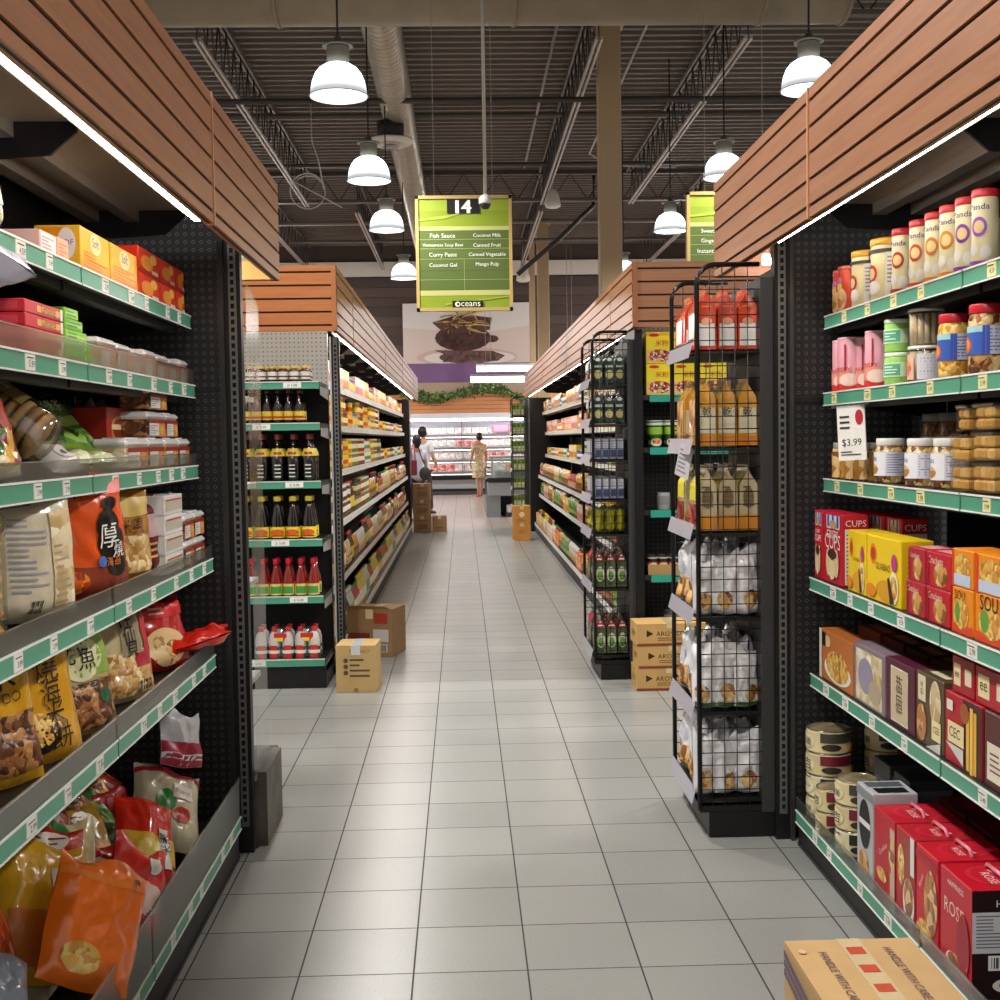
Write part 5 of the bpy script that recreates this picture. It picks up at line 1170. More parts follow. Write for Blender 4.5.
    # sharply printed gusset corners facing the viewer
for k in (3, 4, 5):
    for i in range(3):
        stand(mbag(.105, .225+.012*((i+k) % 3), .05, 'ecebee', [('e', .12*(i-1), .24, .3, .15, FM('nuts')), ('e', -.1+.1*i, .2, .2, .1, FM('cookie'))]+([('r', -.4, .02, .4, .09, P('68a050'))] if k == 4 else []), 140+i+3*k, 1.6), 'snack_bag', (x0-.012+i*.078, 4.655, RZ[k]+.002), (.35, -.25, .2)[(i+k) % 3], 'white bag with cookie picture at its foot, '+('aisle-side', 'middle', 'inner')[i]+' on '+('fourth', 'fifth', 'lowest')[k-3]+' shelf of near rack', 'bag', 'white bags on the lower shelves of the near wire rack', tilt=-.04)
p = at_y(685, 455, 4.75)
o = empty('price_card', (.86, 4.80, 1.38)); tag(o, 'tilted plastic price card clipped to the near wire rack', 'sign')
b = MB(); b.box(-.035, .035, -.002, .002, 0, .13, P('dcd8dc')); b.art([('l', -.4, .1, .4, .9, 6, P('8a8690'))], .07, .13, lambda u, v, of: (u, -.002-of, v)); c = b.build('card', o); c.rotation_euler = (.1, .35, -.9)
# second rack
x0 = .868; yb = 7.86
def dark_pouch(s): return lambda: mpouch(.22, s, .062, '1f3c30', [('r', -.4, .5, .4, .8, P('d8dcd0')), ('r', -.4, .1, .4, .35, FM('mix'))], [('e', 0, .75, .35, .06, P('c8d4c8')), ('r', -.4, .5, .4, .58, P('b8c0b4')), ('e', 0, .28, .4, .14, P('c8b878'))])
rackbags(SZ[1], x0, yb, dark_pouch(.2), 'dark green pouch, top shelf of second rack', 'dark green pouches on the second wire rack', dx=.069, dy=.28)
rackbags(SZ[2], x0, yb, dark_pouch(.2), 'dark green pouch, second shelf of second rack', 'dark green pouches on the second wire rack', dx=.069, dy=.28)
def tinbox(): return mbox(.24, .043, .13, '8a8ea0', [('r', -.4, .1, .4, .9, P('c8c8d0'))], [('r', -.4, .2, .4, .9, P('2c3460'))], [('r', -.4, .1, .4, .45, P('3a4468')), ('r', -.4, .5, .4, .95, P('c4c4cc')), ('l', -.3, .55, .3, .9, 4, P('707488'))])
for k, nm_ in ((3, 'third'), (4, 'fourth')):
    f_ = None
    for j in range(2):
        for i in range(4):
            loc = (.862+i*.047, yb+j*.27, SZ[k]+.002)
            if f_ is None: f_ = o = stand(tinbox(), 'noodle_box', loc, -PI/2, '', 'box', 'slim blue and white boxes on the second wire rack')
            else: o = copy_tree(f_); o.location = loc
            o['label'] = 'slim blue and white box, %s shelf of second rack, %s %s one' % (nm_, ('aisle-side', 'second', 'third', 'inner')[i], ('near', 'far')[j])
rackbags(SZ[5], x0, yb, lambda: mbag(.22, .15, .062, 'a8a020', [('r', -.4, .1, .4, .6, P('c8c030')), ('e', 0, .6, .3, .2, P('3a4a18'))], 101), 'olive-yellow bag, fifth shelf of second rack', 'olive bags on the second wire rack', dx=.069, dy=.28)
for k, nm_ in ((6, 'sixth'), (7, 'lowest')):
    rackbags(SZ[k], x0, yb, lambda: mpouch(.22, .24, .062, '4a5a34', [('r', -.4, .6, .4, .85, P('b83040')), ('r', -.4, .1, .4, .55, FM('dark'))], [('r', -.45, .68, .45, .9, P('a83440')), ('l', -.4, .7, .4, .88, 2, P('f0e8e0')), ('e', 0, .35, .45, .2, P('c8c4b0')), ('e', 0, .3, .3, .12, FM('green'))]), 'red and green noodle pack, %s shelf of second rack' % nm_, 'noodle packs on the second wire rack', dx=.069, dy=.28)
# farthest rack
for k, zz in enumerate([1.93, 1.62, 1.31, 1.0, .69, .38, .16]):
    if k == 6: continue
    rackbags(zz, .90, 21.0, lambda: mbox(.24, .062, .19, ('9cc448', 'a8cc50', '8cbc40', 'b0c050', 'a0a848', 'a4b048')[k], (), (), [('r', -.45, .1, .45, .55, P('e0e8b0')), ('r', -.3, .6, .3, .9, P('5a8a2c'))]), 'small green pack on the farthest rack, %s shelf' % ('top', 'second', 'third', 'fourth', 'fifth', 'sixth')[k], 'green packs on the farthest wire rack', dx=.068, dy=.28, cat='pack', name='tea_pack')

# ------------------------------------------------------------------ end cap facing us, left: jars and bottles
def bottle(kind):
    K = {
     'honey': ([(.028, 0), (.03, .004), (.03, .07), (.026, .082), (.024, .086)], J('5a1c14'), [('r', -.9, .2, .9, .75, P('e4dcd2')), ('r', -.9, .35, .9, .45, P('5a2018'))], (.026, .084, .018, 'e8d070')),
     'slim': ([(.028, 0), (.03, .004), (.03, .105), (.014, .15), (.011, .165), (.012, .19)], J('1a0e0a'), [('r', -1.1, .12, 1.1, .4, P('f2d048')), ('r', -.6, .17, .6, .24, P('c83c20'))], (.013, .188, .02, '7c1c18')),
     'soy': ([(.042, 0), (.045, .006), (.045, .17), (.02, .225), (.014, .24), (.015, .262)], J('120a06'), [('r', -1.0, .60, 1.0, .78, P('e8d04c')), ('r', -.2, .1, .2, .13, P('d8d4c8')), ('r', -.2, .19, .2, .22, P('d8d4c8')), ('r', -.2, .28, .2, .31, P('d8d4c8')), ('r', -.2, .37, .2, .4, P('d8d4c8')), ('r', -.25, .64, .3, .7, P('b03828'))], (.017, .26, .034, '8c3c28')),
     'dark': ([(.042, 0), (.045, .006), (.045, .11), (.024, .20), (.02, .24)], J('140c08'), [('r', -1.1, .04, 1.1, .32, P('f4dc3c')), ('e', 0, .17, .5, .09, P('d85c1c')), ('r', -.5, .07, .5, .1, P('8c2818'))], (.023, .236, .03, 'd8c03c')),
     'chili': ([(.034, 0), (.036, .005), (.036, .10), (.016, .17), (.014, .2)], J('8c1c10'), [('r', -1.1, .03, 1.1, .38, P('e8d078')), ('r', -.5, .08, .5, .3, P('4a9a3c')), ('r', -1.1, .38, 1.1, .40, P('c82418'))], (.016, .198, .034, 'c42030')),
     'squeeze': ([(.036, 0), (.038, .006), (.038, .12), (.03, .15), (.015, .17)], mt('d8d0c8', .3, coat=.4), [('r', -1.2, .02, 1.2, .45, P('3c4a3c')), ('r', -.3, .0, .3, .5, P('d02c28')), ('r', -.6, .2, .6, .32, P('e8e4d8'))], (.016, .168, .03, 'd83038'))}
    prof, m, art, lid = K[kind]
    b = MB(); b.lathe(prof, m, 18)
    r = prof[1][0]; H = prof[-1][1]
    def f(u, v, o):
        a = -PI/2+u/r; rr = r
        for (r1, z1), (r2, z2) in zip(prof, prof[1:]):
            if z1 <= v <= z2: rr = r1+(r2-r1)*(v-z1)/(z2-z1+1e-9)
        return ((rr+o)*math.cos(a), (rr+o)*math.sin(a), v)
    b.art(art, 2*r, H, f, True)
    return b, lid
ORDW = ('rightmost', 'second from right', 'third from right', 'fourth from right', 'fifth from right', 'sixth from right')
def bottle_row(kind, z, xs, y, grp, what, nm_, cat='bottle', caps=None, back=True):
    first = None
    for j, x in enumerate(xs):
        for k in range(2 if back else 1):
            if first is None:
                b, lid = bottle(kind); first = o = b.build(nm_); lidded(o, lid[0], lid[1], lid[2], lid[3], name='cap')
            else: o = copy_tree(first)
            o.location = (x, y+k*.11, z+.001); o.rotation_euler = (0, 0, random.uniform(-.15, .15))
            tag(o, '%s, %s, %s row' % (what, ORDW[min(j, 5)], ('front', 'back')[k]), cat, grp)
e1x = lambda n, x1, st: [x1-i*st for i in range(n)]
bottle_row('honey', ez[0], e1x(6, -.965, .068), 7.67, 'jam jars on the top end cap shelf', 'dark jam jar on the top end cap shelf', 'jam_jar', 'jar')
bottle_row('slim', ez[1], e1x(6, -1.01, .066), 7.68, 'slim sauce bottles on the second end cap shelf', 'slim yellow-label bottle, second end cap shelf', 'sauce_bottle')
bottle_row('soy', ez[2], e1x(5, -.955, .098), 7.69, 'soy sauce bottles on the third end cap shelf', 'tall black soy sauce bottle, third end cap shelf', 'soy_sauce_bottle')
bottle_row('dark', ez[3], e1x(5, -.965, .098), 7.69, 'dark sauce bottles on the fourth end cap shelf', 'dark bottle with low yellow label, fourth end cap shelf', 'sauce_bottle')
bottle_row('chili', ez[4], e1x(6, -.945, .078), 7.68, 'chili sauce bottles on the fifth end cap shelf', 'red chili sauce bottle, fifth end cap shelf', 'chili_bottle')
bottle_row('squeeze', ez[5], e1x(5, -.95, .082), 7.68, 'squeeze bottles on the lowest end cap shelf', 'film-wrapped squeeze bottle, lowest end cap shelf', 'squeeze_bottle')
for i, x in enumerate((-.99, -1.155)):
    b = MB(); b.lathe([(.078, .0), (.084, .02), (.082, .15), (.05, .20), (.02, .205)], clear('f4f6f6', .14, 'shr'), 16)
    b.art([('r', -.25, .55, .25, .8, P('d83028')), ('r', -.2, .55, .1, .66, P('f4e040'))], .16, .2, lambda u, v, o: (u, -.086-o, v))
    o = b.build('shrink_wrap'); o.scale = (1, .62, 1); o.location = (x, 7.70, ez[5]+.002)
    tag(o, ('right', 'left')[i]+'-hand clear bundle wrap with red promo sticker, lowest end cap shelf', 'wrap')
# end cap facing us, right
f_ = None
for j in (0, 1):
    for i in range(3):
        if f_ is None:
            f_ = o = mbox(.165, .3, .195, 'f2dc2c', [('e', -.2, .9, .2, .05, P('d83020')), ('r', -.45, .05, .45, .42, P('f0b08c')), ('e', 0, .25, .42, .2, FM('kimchi')), ('t', '米粉', .1, .65, .5, P('c83020'))]).build('noodle_carton')
        else: o = copy_tree(f_)
        o.location = (1.245+i*.17, 7.83, 1.801+j*.197)
        tag(o, 'yellow noodle carton, %s row, %s from the left' % (('lower', 'upper')[j], ('first', 'second', 'third')[i]), 'carton', 'yellow noodle cartons on the right end cap')
f_ = None
for k in range(2):
    for i in range(4):
        if f_ is None:
            b = MB(); b.lathe([(.034, 0), (.042, .16), (.044, .165)], P('2c7a34'), 18)
            b.art([('r', -.9, .5, .9, .78, P('9cc43c')), ('e', 0, .2, .5, .15, P('e8e4dc')), ('e', 0, .24, .35, .1, FM('orange')), ('r', -.9, .85, .9, .95, P('e4e8dc'))], .08, .165, lambda u, v, o: ((.037+.008*v/.165+o)*math.sin(u/.04), -(.037+.008*v/.165+o)*math.cos(u/.04), v), True)
            f_ = o = b.build('noodle_cup'); lidded(o, .045, .165, .006, 'e8e8e0')
        else: o = copy_tree(f_)
        o.location = (1.225+i*.1, 7.73+k*.1, 1.471)
        tag(o, 'green noodle cup in the %s row, %s from the left' % (('front', 'back')[k], ('first', 'second', 'third', 'fourth')[i]), 'cup', 'green noodle cups on the right end cap')
def can(c, r=.036, h=.10, band='c8c8c8', art=()):
    b = mcyl(r, h, c, art, prof=[(r*.95, 0), (r, .003), (r, h-.003), (r*.95, h)], seg=18)
    b.lathe([(r*.9, h+.0005), (.001, h+.001)], mt('c0c0c0', .3, .8), 18, cap=False)
    return b
o = stand(can('a8a8a4', .04, .11, art=[('r', -1, .3, 1, .8, P('8c8c88'))]), 'food_can', (1.275, 7.74, 1.076), 0, 'lone grey can on the third shelf of the right end cap', 'can')
f_ = None
for k in range(2):
    for i in range(5):
        if f_ is None: f_ = o = can('2c1c18', .03, .085, art=[('r', -1.2, .1, 1.2, .55, P('b8482c')), ('e', 0, .3, .5, .2, P('e8d8b8')), ('r', -1.2, .8, 1.2, .9, P('c8c0b0'))]).build('food_can')
        else: o = copy_tree(f_)
        o.location = (1.20+i*.066, 7.73+k*.07, .70)
        tag(o, 'small dark can in the cardboard tray, %s row, %s from the left' % (('front', 'back')[k], ('first', 'second', 'third', 'fourth', 'fifth')[i]), 'can', 'small cans in the cardboard tray')
b = MB(); b.box(1.165, 1.50, 7.69, 7.85, .666, .690, mt('a8844c', .7)); b.box(1.165, 1.50, 7.688, 7.692, .666, .73, mt('b08c54', .7)); b.box(1.165, 1.50, 7.846, 7.85, .666, .73, mt('b08c54', .7)); b.box(1.165, 1.169, 7.69, 7.85, .666, .73, mt('b08c54', .7))
tag(b.build('can_tray'), 'brown cardboard tray holding small dark cans, fourth shelf of the right end cap', 'tray')
f_ = None
for j in range(2):
    for i in range(3):
        if j and i == 0: continue
        if f_ is None: f_ = o = can('3a3c3a', .05, .115, art=[('r', -.8, .15, .8, .8, P('8c8c84')), ('r', -.8, .3, .8, .5, P('2a4a34'))]).build('food_can')
        else: o = copy_tree(f_)
        o.location = (1.215+i*.108, 7.74, .201+j*.117)
        tag(o, 'wide grey can, %s row, %s from the left, bottom shelf of the right end cap' % (('lower', 'upper')[j], ('first', 'second', 'third')[i]), 'can', 'wide grey cans on the right end cap')
for j in range(3):
    c = carton(.42, .26, .135, 'carton', 'flat tan carton printed AROY-D, '+('bottom', 'middle', 'top')[j]+' of three beside the near rack', (1.245+.012*(j % 2), 7.46, j*.137), .02*(j-1), 'c8a060',
        front=[('t', 'AROY-D', -.04, .55, .36, P('3c2414')), ('p', [(-.36, .4), (-.36, .72), (-.26, .56)], P('3c2414')), ('r', -.5, .02, .5, .12, P('8c3c28')), ('l', -.2, .22, .3, .4, 2, P('7a5c3c'))], left=[('t', 'AROY', 0, .5, .5, P('3c2414'))], group='AROY-D cartons stacked on the floor')
# cartons on the left of the aisle
carton(.245, .26, .29, 'carton', 'small tan carton taped shut at the corner of the left end cap', (-.665, 7.60, 0), -.06, 'c0a068', front=[('t', 'PRODUCT', .1, .88, .5, P('5a4834')), ('l', -.15, .3, .35, .75, 4, P('5a4834')), ('e', -.25, .68, .06, .05, P('5a4834')), ('e', -.25, .55, .06, .05, P('5a4834')), ('e', -.25, .42, .06, .05, P('5a4834')), ('r', -.05, .02, .05, .1, P('8c7448'))], tape='c8cdd0')
c = carton(.34, .30, .34, 'carton', 'larger open-flapped brown carton with red print behind the small taped one', (-.64, 8.86, 0), -.28, '94724c', front=[('r', -.5, .3, .0, .5, P('7a2c22')), ('r', .1, .7, .4, .92, P('a83828')), ('r', .08, .32, .42, .58, P('c8c4bc')), ('r', .15, .1, .4, .28, P('b8b4ac')), ('b', .18, .12, .36, .25, P('303030'))], right=[('t', 'CO.LTD', 0, .55, .6, P('5a4430'), 60)])
b = MB(); b.surf(lambda s, t: (-.17+.34*s, -.15-.0*t, .34), 1, 1, CARD)
b.v = []; b.f = []; b.m = []; b.sm = []
b.quad((-.165, -.15, .341), (.165, -.15, .341), (.12, -.17, .405-.04), (-.15, -.19, .37), mt('a07c50', .8)); b.build('flap', c)
st = [(-.745, 20.62, 'bottom', 0), (-.75, 20.62, 'middle', 1), (-.745, 20.62, 'top', 2)]
for x, y, n_, j in st:
    carton(.30, .3, .27, 'carton', 'brown carton, %s of the tall stack at the far end of the left shelving' % n_, (x+.06, y, j*.272), .03*j, 'a8875e', front=[('r', -.3, .2, .3, .5, P('8c6c48')), ('r', -.3, .7, .3, .76, P('7a5c3c'))])
carton(.24, .3, .26, 'carton', 'single brown carton standing right of the tall far stack', (-.40, 20.72, 0), 0, '9c7c54', front=[('r', -.3, .2, .3, .3, P('7a5c3c'))])
for j in (0, 1):
    carton(.26, .3, .26, 'carton', ('lower', 'upper')[j]+' orange-brown carton of the pair in front of the farthest rack', (.885, 18.65, j*.262), .03, 'c88c3c', front=[('e', 0, .5, .16, .16, P('e8d8b8')), ('l', -.3, .1, .3, .25, 2, P('8c5c24'))] if j else [('l', -.2, .4, .2, .6, 3, P('8c5c24'))])

# ------------------------------------------------------------------ goods along the two middle gondolas
def v_jar(c, lid, band, r=.043, h=.12):
    def mk():
        b = MB(); z = [0, .004, h*.28, h*.62, h*.84, h*.84, h]; rr = [r*.95, r, r, r, r*.85, r*.9, r*.9]
        b.lathe(list(zip(rr, z)), None, 12, mats=[J(c), J(c), P(band), J(c), mt(lid, .35), mt(lid, .35)]); return b
    return mk
def v_bot(c, lid, band, r=.038, h=.25):
    def mk():
        b = MB(); b.lathe([(r*.95, 0), (r, .004), (r, h*.14), (r, h*.5), (r, h*.6), (r*.4, h*.82), (r*.36, h*.9), (r*.42, h*.9), (r*.42, h)], None, 12, mats=[J(c), J(c), P(band), J(c), J(c), J(c), mt(lid, .35), mt(lid, .35)]); return b
    return mk
def v_can(c, c2, r=.042, h=.11):
    def mk():
        b = MB(); b.lathe([(r*.96, 0), (r, .004), (r, h*.3), (r, h*.62), (r, h-.004), (r*.96, h)], None, 12, mats=[mt('b8b8b8', .3, .8), P(c), P(c2), P(c), mt('b8b8b8', .3, .8)]); return b
    return mk
def v_box(c, c2, w=.1, h=.17):
    def mk(): return mbox(w, .09, h, c, [('r', -.4, .1, .4, .5, P(c2)), ('e', 0, .72, .3, .14, P('f4efe2'))], [('r', -.4, .1, .4, .5, P(c2))], [('r', -.4, .1, .4, .5, P(c2))], c=0)
    return mk
def v_bag(c, fd, w=.12, h=.19):
    def mk(): return mbag(w, h, .05, c, [('r', -.4, .1, .4, .5, FM(fd))], 120+int(w*1000), 1, nu=6, nv=8)
    return mk
VAR = {
 'yellow paste jar': ('jar', .095, v_jar('d89c20', 'e8c040', 'f4e060')), 'amber jar': ('jar', .095, v_jar('a85c18', 'c83020', 'f0e4c8')), 'red sauce jar': ('jar', .095, v_jar('a02414', 'e0c040', 'f2e8d8')),
 'green pickle jar': ('jar', .095, v_jar('7a8434', 'd8d8d4', 'e8e4c4')), 'white mayonnaise jar': ('jar', .1, v_jar('ece8dc', '3c6cb4', 'f4d448', .046, .13)), 'olive jar': ('jar', .095, v_jar('5c5424', '1c1c1c', 'd8c890')),
 'brown jar with white label': ('jar', .095, v_jar('6a3c1c', 'f0ece4', 'f0ece4')), 'dark sauce bottle': ('bottle', .082, v_bot('20120a', 'c83020', 'e8c83c')), 'orange sauce bottle': ('bottle', .082, v_bot('c85c18', '2c7c3c', 'f4e8c8')),
 'pale oil bottle': ('bottle', .082, v_bot('d8c048', 'e8d84c', 'f0f0e0')), 'clear vinegar bottle': ('bottle', .082, v_bot('c4ccc4', 'd8d8d4', '5c9c4c')), 'red chili bottle': ('bottle', .082, v_bot('b02818', '3c8c34', 'f0ece0', .034, .22)),
 'white can': ('can', .092, v_can('e4e4dc', '4c8c4c')), 'yellow can': ('can', .092, v_can('f0c828', 'd84c20')), 'green can': ('can', .092, v_can('4c8c3c', 'f0e8c8')), 'orange can': ('can', .092, v_can('ec8c28', 'f4f0e0')), 'blue can': ('can', .092, v_can('3c5c9c', 'f0f0f0')),
 'cream carton': ('box', .108, v_box('f0e8d4', 'e89c5c')), 'pink carton': ('box', .108, v_box('f0c8b8', 'd85c4c')), 'orange carton': ('box', .108, v_box('ee7c4c', 'f8d08c')), 'yellow carton': ('box', .108, v_box('f4d44c', 'c85c2c')),
 'red carton': ('box', .108, v_box('d8402c', 'f4c860')), 'green bag': ('bag', .125, v_bag('6c9c3c', 'green')), 'beige bag': ('bag', .125, v_bag('dcc898', 'cracker')), 'brown pouch': ('bag', .11, v_bag('8c4c20', 'brown', .105, .17)), 'red pouch': ('bag', .11, v_bag('b03420', 'kimchi', .105, .17)), 'amber pouch': ('bag', .11, v_bag('c88428', 'nuts', .105, .17)),
 'white bag': ('bag', .125, v_bag('e4e4e4', 'straw')), 'gold bag': ('bag', .125, v_bag('d8a028', 'brown')),
}
PROTO = {}; CNT = {}; CAP = {'jar': 292, 'bottle': 290, 'can': 285, 'box': 270, 'bag': 230}
def hash_(c, k): return (sum(map(ord, c))*(k+3)) % 17
ORD = ('top', 'second', 'third', 'fourth', 'fifth', 'lowest')
def fill(side, lips, plan, y0, y1, where, stackh=None):
    sd = -1 if side == 'left' else 1
    for k, (lx, lz) in enumerate(lips):
        vs = plan[k]; y = y0+.03; vi = random.randrange(len(vs)); run = 0; n = 0
        while y < y1-.1:
            if run <= 0: vi = (vi+random.choice((1, 1, 2))) % len(vs); run = random.randint(3, 7)
            nm_ = vs[vi]
            if CNT.get(VAR[nm_][0], 0) >= CAP[VAR[nm_][0]]:
                nm_ = sorted((c for c in VAR if not (side == 'left' and c in ('green bag', 'white can', 'blue can', 'orange carton', 'pink carton', 'green can')) and CNT.get(VAR[c][0], 0) < CAP[VAR[c][0]]), key=lambda c: (CNT.get(VAR[c][0], 0)/CAP[VAR[c][0]], hash_(c, k+vi)))[0]
            kind, w, mk = VAR[nm_]
            if nm_ not in PROTO:
                PROTO[nm_] = mk().mesh({'jar': 'grocery_jar', 'bottle': 'grocery_bottle', 'can': 'grocery_can', 'box': 'grocery_box', 'bag': 'grocery_bag'}[kind])
            stacks = 2 if (kind in ('jar', 'can') and k in (1, 2, 3) and random.random() < .75) else 1
            hh = max(v.co.z for v in PROTO[nm_].vertices) if stacks > 1 else 0
            room = (lips[k-1][1]-lz-.05) if k else .4
            hh0 = max(v.co.z for v in PROTO[nm_].vertices)
            if room < hh0*stacks+.01: stacks = 1
            if y > 14.5: stacks = 1
            big = 1.0 if y < 12 else 1.3
            for j in range(stacks):
                o = bpy.data.objects.new(PROTO[nm_].name.split('.')[0], PROTO[nm_]); COL.objects.link(o)
                o.location = (lx+sd*(.065 if kind != 'bag' else .05), y+w/2, lz+.001+j*hh)
                o.rotation_euler = (0, 0, (PI/2 if sd < 0 else -PI/2)+random.uniform(-.03, .03)+(sd*.06 if kind == 'bag' else 0))
                o.scale = (big*.97, 1, 1); CNT[kind] = CNT.get(kind, 0)+1
                tag(o, '%s in a row, %s shelf of the %s middle gondola' % (nm_, ORD[k], side), kind, '%ss on the %s shelf, %s middle gondola' % (nm_, ORD[k], side))
            step = w*(1.0 if y < 12 else 1.3)
            y += step; run -= 1; n += 1
PL = [['cream carton', 'yellow carton', 'white mayonnaise jar', 'pink carton', 'orange carton'], ['white mayonnaise jar', 'yellow paste jar', 'brown jar with white label', 'amber jar', 'yellow can'],
      ['yellow paste jar', 'green pickle jar', 'olive jar', 'red sauce jar', 'yellow can', 'white can'], ['amber jar', 'olive jar', 'red sauce jar', 'green pickle jar', 'brown jar with white label', 'dark sauce bottle'],
      ['amber jar', 'dark sauce bottle', 'olive jar', 'orange sauce bottle', 'red sauce jar'], ['pale oil bottle', 'dark sauce bottle', 'clear vinegar bottle', 'orange sauce bottle', 'red chili bottle', 'pale oil bottle']]
PRR = [['yellow carton', 'white can', 'blue can', 'cream carton', 'white mayonnaise jar'], ['orange carton', 'pink carton', 'red carton', 'orange can', 'pink carton'], ['yellow carton', 'green can', 'white can', 'yellow can', 'blue can', 'orange can'],
       ['yellow can', 'green can', 'gold bag', 'yellow can', 'green can'], ['green bag', 'blue can', 'orange can', 'gold bag', 'green can'], ['white bag', 'beige bag', 'green bag', 'gold bag', 'white can']]
fill('left', IL, PL, 8.4, 20.1, '')
fill('right', IR, PRR, 9.3, 20.1, '')

# ------------------------------------------------------------------ far end of the shop
# steak picture
o = empty('wall_banner', (.19, 35.9, 3.76)); tag(o, 'large pale wall picture of a dark meat dish topped with noodles', 'picture')
bW = MB(); bW.box(-1.66, 2.04, 35.86, 35.92, 3.76, 5.50, mt('d6cfca', .7)); bA(bW, 'panel', o)
b = MB(); W, H = 3.7, 1.74
f = lambda u, v, of: (.19+u, 35.86-of*4, 3.76+v)
it = [('p', [(-.5, 0), (.5, 0), (.5, .62), (.1, .5), (-.2, .55), (-.5, .60)], mt('d2bfb6', .7)), ('e', .0, .10, .40, .16, mt('c9aaa0', .7)), ('e', .02, .09, .36, .12, mt('dcd2cc', .7)),
      ('e', .02, .10, .24, .11, mt('7c5a54', .7, mott=.5, ms=6)), ('p', [(-.26, .22), (.2, .2), (.3, .12), (.24, .03), (-.2, .02), (-.14, .12)], mt('6a4a46', .7, mott=.6, ms=7)),
      ('e', -.03, .42, .22, .22, mt('4a2a26', .7, mott=.5, ms=8)), ('p', [(-.27, .68), (-.2, .55), (-.05, .5), (.18, .55), (.2, .75), (-.05, .82)], mt('5c3830', .7, mott=.4, ms=9)), ('e', .2, .4, .05, .06, mt('5a3430', .7, mott=.4, ms=9))]
b.art(it, W, H, f)
random.seed(5)
for i in range(26):
    a = random.uniform(0, PI); cx = random.uniform(-.16, .12); cy = random.uniform(.55, .85); L_ = random.uniform(.08, .2); c_ = random.uniform(-.5, .5)
    pts = [(.19+(cx+L_*(t-.5)*math.cos(a)+.03*c_*math.sin(t*3))*W, 35.845, 3.76+(cy+L_*(t-.5)*math.sin(a)*.8+.08*c_*math.sin(t*3.1)-.1*abs(t-.5)*abs(cx*4))*H) for t in [q/6 for q in range(7)]]
    b.tube(pts, .018, mt(('c8a860', 'a88848', 'd8c080', '8c6c3c')[i % 4], .6), 5)
bA(b, 'printed_dish', o)
# hanging linear lights
for (x0_, x1_, y, z, lb) in ((.41, 3.4, 33, 3.42, 'upper bright tube light below the wall picture'), (.23, 3.1, 31, 3.04, 'lower bright tube light below the wall picture')):
    o = empty('linear_light', ((x0_+x1_)/2, y, z)); tag(o, lb, 'lamp')
    bxA(x0_, x1_, y-.06, y+.06, z+.07, z+.13, WHITE, 'housing', o); bxA(x0_+.02, x1_-.02, y-.05, y+.05, z-.07, z+.07, mt('ffffff', .4, emit=7), 'diffuser', o)
    for x in (x0_+.4, x1_-.4):
        b = MB(); b.tube([(x, y, z+.13), (x, y, 7.1)], .006, mt('9a9288', .5), 5); bA(b, 'cord', o)
# meat cooler
o = empty('meat_cooler', (-.5, 34.8, 0)); tag(o, 'long bright open meat cooler across the back under an orange wood band', 'cooler')
cx0, cx1 = -6, 7
CW = mt('e6e4ea', .4)
bxA(cx0, cx1, 34.25, 35.35, .12, .42, mt('c6c9cc', .4), 'lower_panel', o); bxA(cx0, cx1, 34.3, 35.35, 0, .12, mt('8c8c8c', .5), 'toe_kick', o)
bxA(cx0, cx1, 34.15, 34.28, .42, .54, mt('141414', .4), 'bumper', o); bxA(cx0, cx1, 34.2, 34.26, .10, .17, mt('1a1a1a', .4), 'lower_bumper', o)
bxA(cx0, cx1, 35.30, 35.38, .4, 2.3, CW, 'back_panel', o)
bxA(cx0, cx1, 34.35, 35.38, 2.14, 2.28, CW, 'top_canopy', o)
bxA(cx0, cx1, 34.35, 34.42, 2.06, 2.12, mt('ffffff', .4, emit=9), 'canopy_light', o)
czs = [.62, .95, 1.30, 1.66]
for k, z in enumerate(czs):
    y_ = 34.30+.12*k
    sh = bxA(cx0, cx1, y_, 35.3, z-.04, z, CW, 'shelf', o); bxA(cx0, cx1, y_-.02, y_, z-.05, z+.02, mt('a4a2a0', .3, .4), 'shelf_edge', sh)
    bxA(cx0, cx1, y_+.08, y_+.11, z-.06, z-.045, mt('fff0ea', .4, emit=8.5), 'shelf_light', sh)
for x in (-2.2, .0, 2.2): bxA(x-.01, x+.01, 34.3, 35.3, .1, 2.14, mt('9a9a9a', .4), 'divider', o)
b = MB()
for i in range(5): b.box(cx0, cx1, 34.98, 35.0, 2.30+i*.112, 2.30+i*.112+.104, wood_mat('wood_far', 'cf8450', 'e09a64'))
b.box(cx0, cx1, 35.0, 35.03, 2.3, 2.86, GROOVE); bA(b, 'wood_band', o)
tr = {}
for k, z in enumerate(czs):
    x = -2.9; i = 0
    while x < 1.6:
        ver = ('meat', 'meatpale', 'white')[(i//3+k) % 3] if k < 3 else ('white', 'meatpale')[(i//4) % 2]
        if (ver, k == 3) not in tr:
            b = MB(); b.box(-.112, .112, -.11, .11, 0, .04, mt('f8f4f4', .4), .01); b.box(-.104, .104, -.10, .10, .035, .065, FM(ver), .012); tr[(ver, k == 3)] = b.mesh('meat_tray')
        q = bpy.data.objects.new('meat_tray', tr[(ver, k == 3)]); COL.objects.link(q)
        q.location = (x, 34.30+.12*k+.16, z+.11); q.rotation_euler = (1.05, 0, random.uniform(-.05, .05))
        tag(q, '%s meat tray on the %s shelf of the far cooler' % ({'meat': 'red', 'meatpale': 'pale pink', 'white': 'white'}[ver], ('lowest', 'second', 'third', 'top')[k]), 'tray', '%s trays on the %s cooler shelf' % (ver, ('lowest', 'second', 'third', 'top')[k]))
        x += .235; i += 1
